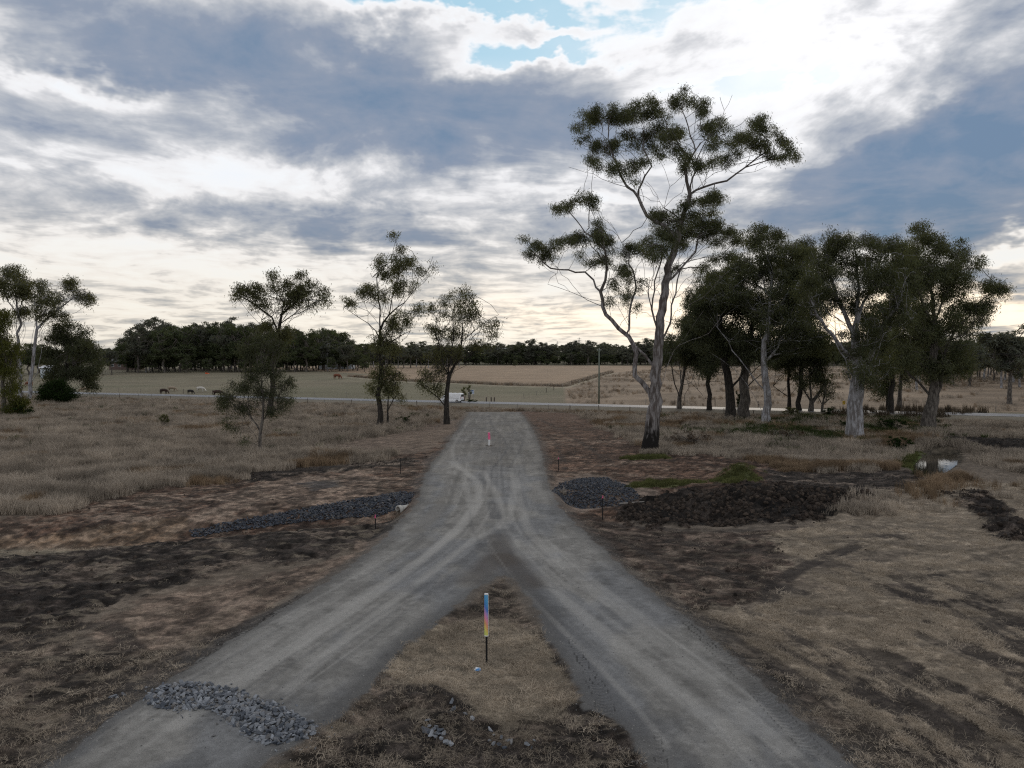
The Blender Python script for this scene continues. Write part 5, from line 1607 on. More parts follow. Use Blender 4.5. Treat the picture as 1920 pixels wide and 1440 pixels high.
# soil clods
def rock_mesh(name, rng, sub=1, sq=.75, mat=None, jag=.22):
    bm = bmesh.new()
    bmesh.ops.create_icosphere(bm, subdivisions=sub, radius=1)
    for v in bm.verts:
        k = 1 + rng.uniform(-jag, jag)
        v.co = Vector((v.co.x * k * 1.15, v.co.y * k * .9, v.co.z * k * sq))
    me = bpy.data.meshes.new(name)
    bm.to_mesh(me)
    bm.free()
    if mat: me.materials.append(mat)
    return me
m_clod, n = material('soil_clod')
rnd = n.n('ShaderNodeObjectInfo').outputs['Random']
oc = n.n('ShaderNodeTexCoord').outputs['Object']
f = n.noise(oc, 2.5, 4, .65)
c = n.mix(rnd, (.030, .025, .022), (.105, .082, .066))
principled(n, n.vm('SCALE', c, s=n.m('MULTIPLY_ADD', f, .9, .55)), .95, (f, .8, .3), .1)
CLOD = [proto_obj('soil_clod', rock_mesh('soil_clod', gr, 2, .7, m_clod, .16)) for _ in range(3)]
x5, y5 = sample(60000, 15, 95, 1.1)
for zk, nq in (('right_black', 5200), ('right_clods', 2200), ('creek_dirt', 2500), ('left_berm', 1800), ('right_soil', 1800), ('left_dark', 2600), ('island_dark', 1800), ('right_dark', 2200)):
    lo, hi = ZN[zk][0].min(0), ZN[zk][0].max(0)
    q_ = gr.uniform(lo, hi, (nq * 2, 2))
    q_ = q_[(sdist(q_[:, 0], q_[:, 1], ZN[zk][0]) < .3) & (q_[:, 1] > 12)][:nq]
    x5, y5 = np.concatenate([x5, q_[:, 0]]), np.concatenate([y5, q_[:, 1]])
_, rg5, _, w5, _, rd5, _, _ = surface(x5, y5)
d5 = np.clip((w5['right_black'] + w5['right_clods'] + w5['creek_dirt'] + .5 * w5['left_berm'] + .3 * w5['right_soil']) * .9 + .05 * (w5['left_dark'] + w5['right_dark'] + w5['island_dark'] + w5['right_red']) + .02 * (w5['left_bottom'] + w5['left_scrape'] + w5['left_rut']), 0, 1) * (rd5 > .25)
d5 = d5 * sstep(fbm(x5 / 1.6, y5 / 1.6, 151, 3), .35, .6)
k5 = gr.random(len(x5)) < d5
nn = int(k5.sum())
ss = .02 + .08 * gr.random(nn) ** 4 + .13 * (w5['right_black'] + w5['right_clods'])[k5] * gr.random(nn) ** 2
scatter('soil_clods', CLOD, np.column_stack([x5[k5], y5[k5], grid_z(x5, y5)[k5]]), gr.uniform(0, 6.28, (nn, 3)), np.column_stack([ss, ss, ss]), gr.integers(0, 3, nn),
        'dark crumbly soil clods on the disturbed ground', 'soil')
x6, y6 = sample(60000, 14, 42, 1.2)
rd6 = sdist(x6, y6, ROAD)
k6 = (rd6 < .7) & (gr.random(len(x6)) < .10 + .75 * np.exp(-(rd6 / .55) ** 2))
n6 = int(k6.sum())
m_peb, n = material('road_pebble')
rnd = n.n('ShaderNodeObjectInfo').outputs['Random']
principled(n, n.mix(rnd, (.10, .10, .10), (.30, .29, .275)), .85, None, .2)
PEB = [proto_obj('pebble', rock_mesh('pebble', gr, 1, .6, m_peb, .2)) for _ in range(2)]
s6 = .007 + .022 * gr.random(n6) ** 4
scatter('road_pebbles', PEB, np.column_stack([x6[k6], y6[k6], grid_z(x6, y6)[k6]]), gr.uniform(0, 6.28, (n6, 3)), np.column_stack([s6, s6, s6]), gr.integers(0, 2, n6),
        'loose grey pebbles along the gravel road', 'gravel')
print('scatter counts', tall.sum(), rust.sum(), gk.sum(), vk.sum(), k2.sum(), k3.sum(), k4.sum(), nn)

# ---------------------------------------------------------------- simple mesh helpers for built things
def simple_mat(name, colour, rough=.6, metal=0.0, var=.15, scale=6.0, spec=.4):
    m, n = material(name)
    oc = n.n('ShaderNodeTexCoord').outputs['Object']
    f = n.noise(oc, scale, 4, .6)
    principled(n, n.vm('SCALE', tuple(colour), s=n.m('MULTIPLY_ADD', f, 2 * var, 1 - var)), rough, None, spec, metal)
    return m

def box_bm(bm, cx, cy, cz, sx, sy, sz, rot=None):
    r = bmesh.ops.create_cube(bm, size=1)
    M = Matrix.Translation((cx, cy, cz)) @ (rot if rot else Matrix.Identity(4)) @ Matrix.Diagonal((sx, sy, sz, 1))
    bmesh.ops.transform(bm, matrix=M, verts=r['verts'])
    return r['verts']

def cyl_bm(bm, p0, p1, r0, r1=None, seg=10):
    p0, p1 = Vector(p0), Vector(p1)
    d = p1 - p0
    r = bmesh.ops.create_cone(bm, cap_ends=True, segments=seg, radius1=r0, radius2=r0 if r1 is None else r1, depth=d.length)
    M = Matrix.Translation((p0 + p1) / 2) @ d.to_track_quat('Z', 'Y').to_matrix().to_4x4()
    bmesh.ops.transform(bm, matrix=M, verts=r['verts'])
    return r['verts']

def fin(name, bm, mat, parent=None, bevel=0.0, smooth=False):
    if bevel:
        bmesh.ops.bevel(bm, geom=list(bm.edges), offset=bevel, segments=2, affect='EDGES', clamp_overlap=True)
    me = bpy.data.meshes.new(name)
    bm.to_mesh(me)
    bm.free()
    if smooth:
        me.polygons.foreach_set('use_smooth', np.ones(len(me.polygons), bool))
    return link(name, me, mat, parent)

# ---------------------------------------------------------------- sealed road
m_asph, n = material('worn_asphalt')
pos = n.n('ShaderNodeNewGeometry').outputs['Position']
f = n.noise(pos, .6, 5, .6)
principled(n, n.vm('SCALE', (.17, .175, .19), s=n.m('MULTIPLY_ADD', f, .3, .85)), .6, None, .35)
m_line = simple_mat('road_paint', (.75, .75, .72), .6)
RD = Vector((1, -0.375, 0)).normalized()
RN = Vector((0.375, 1, 0)).normalized()
def rpt(t, s, z=0.0):                          # point of the sealed road: t along, s across
    p = Vector((-13, 156.5, 0)) + RD * t + RN * s
    return (p.x, p.y, z)
ROAD_Z = .42
def ribbon(name, sec, mat, t0=-420, t1=420, step=10, kind='structure', parent=None):
    V, F = [], []
    ts = np.arange(t0, t1 + .1, step)
    for t in ts:
        for s, z in sec:
            V.append(rpt(t, s, z))
    k = len(sec)
    for i in range(len(ts) - 1):
        for j in range(k - 1):
            F.append((i * k + j, (i + 1) * k + j, (i + 1) * k + j + 1, i * k + j + 1))
    o = link(name, mesh_from_arrays(name, V, F, False), mat, parent)
    if kind: o['kind'] = kind
    return o
m_verge = simple_mat('verge_gravel', (.14, .122, .09), .95, var=.3, scale=1.5)
ribbon('road_shoulder', [(-9, -.1), (-4.2, ROAD_Z - .04), (4.2, ROAD_Z - .04), (9.5, -.1)], m_verge)
ribbon('sealed_road', [(-3.4, ROAD_Z), (0, ROAD_Z + .05), (3.4, ROAD_Z)], m_asph)
ribbon('edge_line', [(-3.15, ROAD_Z + .012), (-3.02, ROAD_Z + .014)], m_line)
ribbon('edge_line', [(3.02, ROAD_Z + .014), (3.15, ROAD_Z + .012)], m_line)

# ---------------------------------------------------------------- creek water
m_water, n = material('creek_water')
pos = n.n('ShaderNodeNewGeometry').outputs['Position']
f = n.noise(pos, 2.2, 3, .5)
principled(n, (.022, .020, .014), .02, (f, .05, .05), .6)
c0 = CREEK.mean(0)
bm = bmesh.new()
vs = [bm.verts.new((c0[0] + (p[0] - c0[0]) * 1.22, c0[1] + (p[1] - c0[1]) * 1.1, -.10)) for p in CREEK]
bm.faces.new(vs)
o = fin('creek_water', bm, m_water)
o['kind'] = 'structure'

# ---------------------------------------------------------------- rocks
def rock_material(name, use_attr, a=(.055, .066, .085), b=(.300, .318, .345)):
    m, n = material(name)
    t = attr(n, 'tint', 'Fac') if use_attr else n.n('ShaderNodeObjectInfo').outputs['Random']
    oc = n.n('ShaderNodeTexCoord').outputs['Object']
    f = n.noise(oc, 3.0 if not use_attr else 9.0, 4, .6)
    c = n.mix(t, a, b)
    warm = n.mr(n.m('FRACT', n.m('MULTIPLY', t, 7.31)), .75, .95)
    c = n.mix(n.m('MULTIPLY', warm, .5), c, (.21, .185, .155))
    principled(n, n.vm('SCALE', c, s=n.m('MULTIPLY_ADD', f, .7, .65)), .75, (f, .5, .3), .35)
    return m
M_ROCK1 = rock_material('bluestone', False)
M_ROCKJ = rock_material('dark_bluestone', True, (.020, .025, .034), (.075, .086, .108))
M_ROCKN = rock_material('bluestone_bed', True)
rr_ = np.random.default_rng(55)
def angular_rock(name, mat, seed):
    q = np.random.default_rng(seed)
    bm = bmesh.new()
    pts = [bm.verts.new(Vector(v)) for v in q.normal(0, 1, (12, 3)) / np.array([1.0, 1.25, 1.7])]
    for v in pts:
        v.co = v.co.normalized() * q.uniform(.8, 1.1)
        v.co = Vector((v.co.x * 1.2, v.co.y * .85, v.co.z * .65))
    bmesh.ops.convex_hull(bm, input=bm.verts)
    loose = [v for v in bm.verts if not v.link_faces]
    bmesh.ops.delete(bm, geom=loose, context='VERTS')
    bmesh.ops.recalc_face_normals(bm, faces=bm.faces)
    me = bpy.data.meshes.new(name)
    bm.to_mesh(me)
    bm.free()
    if mat: me.materials.append(mat)
    return me
ROCKS = [angular_rock('rock', M_ROCK1, 900 + i) for i in range(8)]
ROCK_ARR = []
for me in [angular_rock('rock_shape', None, 950 + i) for i in range(6)]:
    bm = bmesh.new(); bm.from_mesh(me); bmesh.ops.triangulate(bm, faces=bm.faces)
    ROCK_ARR.append((np.array([v.co[:] for v in bm.verts]), np.array([[v.index for v in f.verts] for f in bm.faces])))
    bm.free()

def in_poly(pg, n, rng, spacing=None):
    lo, hi = pg.min(0), pg.max(0)
    out = []
    tries = 0
    while len(out) < n and tries < 60:
        tries += 1
        c = rng.uniform(lo, hi, (4000, 2))
        c = c[sdist(c[:, 0], c[:, 1], pg) < 0]
        for p in c:
            if spacing is None or not out or ((np.array(out[-1500:]) - p) ** 2).sum(1).min() > spacing ** 2:
                out.append(p)
                if len(out) >= n:
                    break
    return np.array(out)

def joined_rocks(name, P, Z, R, mat, parent, rng):
    V, F, T, o = [], [], [], 0
    for (x, y), z, r in zip(P, Z, R):
        v, f = ROCK_ARR[rng.integers(len(ROCK_ARR))]
        q = Matrix.Rotation(rng.uniform(0, 6.28), 3, 'Z') @ Matrix.Rotation(rng.normal(0, .5), 3, 'X') @ Matrix.Rotation(rng.normal(0, .5), 3, 'Y')
        V.append((v * r) @ np.array(q).T + np.array((x, y, z)))
        F.append(f + o)
        T.append(np.full(len(v), rng.random()))
        o += len(v)
    me = mesh_from_arrays(name, np.vstack(V), np.vstack(F), False)
    vfloat(me, 'tint', np.concatenate(T))
    ob = link(name, me, mat, parent)
    ob['kind'] = 'stuff'
    return ob

def rock_bed(name, label, pts, n, r0, r1, mat, heap=.0, spacing=None):
    pg = poly([p for p in pts])
    P = in_poly(pg, n, rr_, spacing)
    z = grid_z(P[:, 0], P[:, 1])
    inn = -sdist(P[:, 0], P[:, 1], pg)
    z = z + heap * sstep(inn, 0, 1.6) + rr_.uniform(0, .06, len(P))
    R = rr_.uniform(r0, r1, len(P))
    e = empty(name, (0, 0, 0))
    tag(e, label, 'rocks')
    joined_rocks('rocks', P, z, R, mat, e, rr_)
    return e
# the two dark beds at the ends of the culvert (corrected for the dip of the land there)
rock_bed('rock_bed', 'long strip of dark bluestone rocks leading to the culvert pipe',
         [(355, 976), (470, 961), (600, 945), (700, 932), (752, 923), (778, 926), (770, 942), (700, 951), (560, 960), (430, 974), (362, 981)], 3600, .05, .12, M_ROCKJ, .06)
rock_bed('rock_bed', 'low heap of dark blue-grey gravel right of the gravel road',
         [(1034, 925), (1050, 908), (1085, 897), (1140, 897), (1175, 912), (1205, 930), (1160, 937), (1070, 938)], 3400, .045, .11, M_ROCKJ, .10)
# the pile of pale rocks across the left arm, each rock of its own
pg = poly([(265, 1322), (300, 1292), (370, 1284), (440, 1300), (510, 1322), (570, 1350), (602, 1378), (575, 1398), (505, 1412), (455, 1390), (410, 1352), (385, 1340), (345, 1345), (290, 1342)])
P = in_poly(pg, 950, rr_, .06)
P = P[(-sdist(P[:, 0], P[:, 1], pg) > .10 * rr_.random(len(P)))]
inn = -sdist(P[:, 0], P[:, 1], pg)
bed = empty('rock_pile', (float(pg[:, 0].mean()), float(pg[:, 1].mean()), 0))
tag(bed, 'pile of pale blue-grey rocks lying across the left arm of the gravel road', 'rocks')
zz = grid_z(P[:, 0], P[:, 1]) + .04 * sstep(inn, 0, .5)
R = .04 + .075 * rr_.random(len(P)) ** 1.4
order = np.argsort(-R)
for i in order[:300]:
    o = link('rock', ROCKS[rr_.integers(8)], None, bed)
    o.location = (P[i, 0] - bed.location.x, P[i, 1] - bed.location.y, zz[i] + .02)
    o.rotation_euler = (rr_.normal(0, .5), rr_.normal(0, .5), rr_.uniform(0, 6.28))
    o.scale = (R[i],) * 3
rest = order[300:]
ob = joined_rocks('small_rocks', P[rest] - np.array(bed.location[:2]), zz[rest], R[rest], M_ROCKN, bed, rr_)
# loose rocks
def loose(label, group, spots, r0=.06, r1=.13):
    for px, py in spots:
        x, y = g0(px, py)
        o = link('loose_rock', ROCKS[rr_.integers(8)], None)
        r = rr_.uniform(r0, r1)
        o.location = (x, y, float(grid_z(np.array([x]), np.array([y]))[0]) + r * .4)
        o.rotation_euler = (rr_.normal(0, .4), rr_.normal(0, .4), rr_.uniform(0, 6.28))
        o.scale = (r, r, r)
        tag(o, label, 'rock', group)
loose('stray small rock lying around the rock pile', 'stray rocks around the pile', [(x + random.gauss(0, 26), y + random.gauss(0, 11)) for x, y in [(280, 1300), (330, 1350), (400, 1368), (450, 1300), (540, 1330), (590, 1392), (610, 1370), (480, 1415), (360, 1352), (430, 1380)] for _ in range(4)], .025, .06)
loose('loose blue-grey rock left of the rock pile', 'rocks left of the pile', [(205, 1309), (220, 1310), (233, 1308), (180, 1312), (212, 1306)], .06, .1)
loose('blue-grey rock in the small heap at the front of the island', 'rocks at the front of the island', [(802, 1357), (806, 1366), (812, 1372), (818, 1368), (798, 1372), (822, 1380), (828, 1388), (836, 1396), (846, 1397), (826, 1376), (808, 1379), (816, 1384), (832, 1380)], .07, .15)
loose('dark rock standing at the edge of the island grass', 'dark rocks at the island grass edge', [(846, 1320), (849, 1331)], .10, .13)
loose('half buried pale rock in the soil at the front of the island', 'half buried rocks in the island soil', [(920, 1365), (926, 1372), (918, 1382), (940, 1380), (952, 1386), (960, 1392), (946, 1398), (988, 1398), (996, 1402), (1002, 1394), (936, 1392), (925, 1388), (872, 1342), (886, 1348)], .05, .10)

# ---------------------------------------------------------------- culvert pipe
M_CONC = simple_mat('pale_concrete', (.42, .41, .38), .85, var=.2, scale=4)
def pipe(name, label, px, py, r, ln):
    p = gp(px, py)
    p[2] = -.42 - r * .25
    e = empty(name, p, math.radians(40))
    tag(e, label, 'pipe')
    V, F = [], []
    sg = 28
    for (xx, rr) in ((0, r), (0, r * .82), (ln, r * .82), (ln, r)):
        for k in range(sg):
            a = 2 * math.pi * k / sg
            V.append((xx, math.cos(a) * rr, math.sin(a) * rr + r * .25))
    for j in range(4):
        for k in range(sg):
            F.append((j * sg + k, j * sg + (k + 1) % sg, ((j + 1) % 4) * sg + (k + 1) % sg, ((j + 1) % 4) * sg + k))
    link('pipe_barrel', mesh_from_arrays('pipe_barrel', V, F), M_CONC, e)
    bm = bmesh.new()
    V, F = [], []
    for (xx, rr) in ((-.06, r * 1.13), (-.06, r * .83), (.16, r * .83), (.16, r * 1.13)):
        for k in range(sg):
            a = 2 * math.pi * k / sg
            V.append((xx, math.cos(a) * rr, math.sin(a) * rr + r * .25))
    F = [(j * sg + k, j * sg + (k + 1) % sg, ((j + 1) % 4) * sg + (k + 1) % sg, ((j + 1) % 4) * sg + k) for j in range(4) for k in range(sg)]
    link('pipe_collar', mesh_from_arrays('pipe_collar', V, F), M_CONC, e)
    bm.free()
pipe('culvert_pipe', 'pale concrete culvert pipe end sticking out of the dark rock strip', 748, 962, .34, 1.5)

# ---------------------------------------------------------------- marker posts, stakes, litter
M_BLACK = simple_mat('black_steel', (.016, .016, .018), .5, .3)
def band_mat(name, stops, edge=(.75, .76, .78)):
    m, n = material(name)
    oc = n.n('ShaderNodeTexCoord').outputs['Object']
    x, y, z = n.xyz(oc)
    z2 = n.m('MULTIPLY_ADD', x, .09, z)
    z2 = n.m('ADD', z2, n.m('MULTIPLY', n.m('SUBTRACT', n.noise(oc, 3.0, 2, .5), .5), .12))
    principled(n, n.ramp(z2, stops), .28, None, .6)
    return m
M_FOIL = band_mat('shimmering_foil', [(0.02, (.62, .68, .20)), (.12, (.75, .66, .16)), (.28, (.80, .36, .20)), (.42, (.78, .30, .48)), (.55, (.40, .30, .66)), (.64, (.10, .22, .62)), (.80, (.08, .34, .68)), (1.0, (.14, .44, .74))])
M_WHITE = simple_mat('white_plastic', (.72, .73, .74), .4)
p = gp(912, 1247)
post = empty('marker_post', p)
tag(post, 'tall marker post with blue to pink foil sleeve on a black stake in the island', 'marker post')
D0 = p[1]
k = D0 / FPX
hs = (1247 - 1112) * k
sl0 = (1247 - 1191) * k
bm = bmesh.new()
for a in (0, 2.09, 4.19):
    box_bm(bm, math.cos(a) * .018, math.sin(a) * .018, sl0 / 2 + .05 - .15, .042, .012, sl0 + .4, Matrix.Rotation(a, 4, 'Z'))
fin('stake', bm, M_BLACK, post)
bm = bmesh.new()
cyl_bm(bm, (0, 0, 0), (0, 0, 1), 1, 1, 20)
me_s = fin('foil_sleeve', bm, M_FOIL, post, smooth=False)
me_s.location = (0, 0, sl0)
me_s.scale = (.066, .040, hs - sl0)
me_s.rotation_euler = (0, 0, 0)
bm = bmesh.new()
cyl_bm(bm, (0, 0, 0), (0, 0, .035), .070, .066, 20)
o = fin('sleeve_cap', bm, M_WHITE, post)
o.location = (0, 0, hs - .01); o.scale = (1, .62, 1)
bm = bmesh.new()
box_bm(bm, .064, 0, (hs - sl0) / 2, .012, .05, hs - sl0 + .01)
o = fin('sleeve_edge', bm, M_WHITE, post); o.location = (0, 0, sl0)
bm = bmesh.new()
cyl_bm(bm, (0, 0, 0), (0, 0, .03), .069, .069, 20)
o = fin('sleeve_rim', bm, M_WHITE, post); o.location = (0, 0, sl0 - .02); o.scale = (1, .64, 1)

M_PINK = simple_mat('fluorescent_pink', (.78, .14, .30), .4)
p = gp(917, 836)
post = empty('marker_post', p)
tag(post, 'small pink and white marker post standing in the middle of the gravel road', 'marker post')
k = p[1] / FPX
bm = bmesh.new()
cyl_bm(bm, (0, 0, -.1), (.02, 0, 12 * k), .11, .11, 14)
fin('white_sleeve', bm, M_WHITE, post)
bm = bmesh.new()
cyl_bm(bm, (.02, 0, 12 * k + .001), (-.02, 0, 25 * k), .13, .13, 14)
fin('pink_sleeve', bm, M_PINK, post)
bm = bmesh.new()
vs = bmesh.ops.create_icosphere(bm, subdivisions=3, radius=1)['verts']
for v in vs:
    v.co = Vector((v.co.x * 1.1, v.co.y * .9, max(v.co.z, -.1) * .14)) * .38 * (1 + random.uniform(-.06, .06))
fin('soil_collar', bm, m_clod, post)

def stake(px, py, ptop, label, tape=True, tape_px=8):
    p = gp(px, py)
    k = p[1] / FPX
    h = (py - ptop) * k
    e = empty('survey_stake', p, random.uniform(0, 6))
    tag(e, label, 'stake')
    bm = bmesh.new()
    for a in (0, 2.09, 4.19):
        box_bm(bm, math.cos(a) * .016, math.sin(a) * .016, h / 2 - .1, .04, .012, h + .2, Matrix.Rotation(a, 4, 'Z'))
    fin('stake', bm, M_BLACK, e)
    if tape:
        bm = bmesh.new()
        cyl_bm(bm, (0, 0, h - .12), (0, 0, h + .02), .034, .028, 8)
        box_bm(bm, .04, .02, h - .11, .06, .010, .035, Matrix.Rotation(.7, 4, 'Y'))
        box_bm(bm, -.03, .03, h - .14, .04, .010, .07, Matrix.Rotation(-.3, 4, 'Y'))
        fin('pink_tape', bm, M_PINK, e)
    return e
stake(1130, 977, 930, 'black steel stake with pink tape right of the gravel heap edge')
stake(1047, 884, 858, 'thin stake with faded tape beside the red soil right of the road')
stake(751, 888, 862, 'plain dark stake on the red soil left of the road', False)
stake(704, 993, 966, 'stake with pink tape below the dark rock strip')

m_lit, n = material('crumpled_blue_white_wrapper')
oc = n.n('ShaderNodeTexCoord').outputs['Object']
f = n.noise(oc, 6.0, 2, .5)
principled(n, n.mix(n.mr(f, .44, .54), (.75, .78, .80), (.06, .27, .62)), .4, None, .5)
bm = bmesh.new()
vs = bmesh.ops.create_icosphere(bm, subdivisions=2, radius=1)['verts']
for v in vs:
    v.co = Vector((v.co.x * .12, v.co.y * .09, v.co.z * .055)) * random.uniform(.7, 1.3)
o = fin('litter_wrapper', bm, m_lit)
o.location = gp(896, 1259) + np.array((0, 0, .05))
tag(o, 'crumpled blue and white wrapper on the island grass', 'litter')

# ---------------------------------------------------------------- power pole
M_POLE = simple_mat('greenish_timber_pole', (.130, .155, .125), .85, var=.3, scale=3)
M_WIRE = simple_mat('dark_wire', (.03, .03, .03), .5)
t_pole = None
p = gp(1123, 757)
pp = empty('power_pole', p)
tag(pp, 'single timber power pole beside the sealed road', 'power pole')
ph = 102 * p[1] / FPX
bm = bmesh.new(); cyl_bm(bm, (0, 0, -.5), (0, 0, ph), .19, .13, 12); fin('pole', bm, M_POLE, pp, smooth=True)
bm = bmesh.new(); box_bm(bm, 0, .18, ph - .25, .9, .09, .11); fin('crossarm', bm, M_POLE, pp)
for sx in (-.4, 0, .4):
    bm = bmesh.new(); cyl_bm(bm, (sx, .18 if sx else 0, ph - .2 if sx else ph), (sx, .18 if sx else 0, ph + .08 if sx else ph + .28), .05, .03, 8)
    fin('insulator', bm, M_WHITE, pp)
def wire(a, b, sag, r=.012, n_=14):
    V, F = [], []
    a, b = np.array(a), np.array(b)
    for i in range(n_ + 1):
        t = i / n_
        q = a + (b - a) * t - np.array((0, 0, sag * 4 * t * (1 - t)))
        for kk in range(4):
            an = kk * math.pi / 2
            V.append(q + np.array((0, math.cos(an) * r, math.sin(an) * r)))
    for i in range(n_):
        for kk in range(4):
            F.append((i * 4 + kk, i * 4 + (kk + 1) % 4, (i + 1) * 4 + (kk + 1) % 4, (i + 1) * 4 + kk))
    return mesh_from_arrays('wire', V, F)
far_end = np.array(rpt(200, 12, ph + 1.0)) - np.array(p)
link('wire', wire((.4, .18, ph + .05), far_end + np.array((.4, 0, 0)), 1.6), M_WIRE, pp)
link('wire', wire((-.4, .18, ph + .05), far_end + np.array((-.4, 0, 0)), 1.7), M_WIRE, pp)

# ---------------------------------------------------------------- fences
M_POST = simple_mat('weathered_post', (.115, .095, .078), .9, var=.3, scale=5)
M_PALEPOST = simple_mat('grey_post', (.22, .205, .185), .9, var=.3, scale=5)
post_me = []
for r in (.085, .06):
    bm = bmesh.new()
    cyl_bm(bm, (0, 0, -.3), (0, 0, 1.3), r, r * .85, 8)
    me = bpy.data.meshes.new('post'); bm.to_mesh(me); bm.free()
    me.materials.append(M_POST if r > .07 else M_PALEPOST)
    post_me.append(me)
def fence(label, pts, spacing, big=.5, wires=3):
    pts = [np.array(q[:2]) for q in pts]
    e = empty('wire_fence', (pts[0][0], pts[0][1], gz(*pts[0])))
    tag(e, label, 'fence')
    o0 = np.array(e.location)
    tops = []
    for a, b in zip(pts[:-1], pts[1:]):
        L = np.linalg.norm(b - a)
        m = max(1, int(L / spacing))
        for i in range(m):
            q = a + (b - a) * (i + random.uniform(-.15, .15)) / m
            z = gz(*q)
            o = link('post', post_me[0 if random.random() < big else 1], None, e)
            o.location = np.array((q[0], q[1], z)) - o0
            o.rotation_euler = (random.gauss(0, .05), random.gauss(0, .05), 0)
            o.scale = (1, 1, random.uniform(.85, 1.15))
            tops.append(np.array((q[0], q[1], z)) - o0)
    for wz_ in [(.45, .8, 1.1)[i] for i in range(wires)]:
        V, F = [], []
        for q in tops:
            for kk in range(3):
                an = kk * 2.094
                V.append(q + np.array((0, math.cos(an) * .008, wz_ + math.sin(an) * .008)))
        for i in range(len(tops) - 1):
            for kk in range(3):
                F.append((i * 3 + kk, i * 3 + (kk + 1) % 3, (i + 1) * 3 + (kk + 1) % 3, (i + 1) * 3 + kk))
        link('wire', mesh_from_arrays('wire', V, F), M_WIRE, e)
fence('wire fence along the near verge at the end of the gravel road', [rpt(-90, -12.5), rpt(75, -12.5)], 5.5)
fence('wire fence along the far side of the sealed road below the cattle', [rpt(-200, 11), rpt(0, 11)], 8.5)
fence('wire fence along the far side of the sealed road behind the gums', [rpt(40, 11), rpt(200, 11)], 8.0)
fence('fence climbing between the tan field and the brown field', [gp(985, 748), gp(1056, 727), gp(1085, 719), gp(1150, 699)], 7.0)
for q, (px, py) in enumerate([(912, 756), (921, 756), (927, 756)]):
    g = gp(px, py)
    bm = bmesh.new(); cyl_bm(bm, (0, 0, -.3), (0, 0, 1.25), .16, .15, 10)
    bmesh.ops.create_icosphere(bm, subdivisions=1, radius=.15, matrix=Matrix.Translation((0, 0, 1.25)))
    o = fin('gate_post', bm, M_POST); o.location = g
    tag(o, ['stout gate post nearest the white sign board', 'middle one of three stout gate posts right of the sign', 'stout gate post farthest from the sign board'][q], 'post', 'gate posts beside the sign')

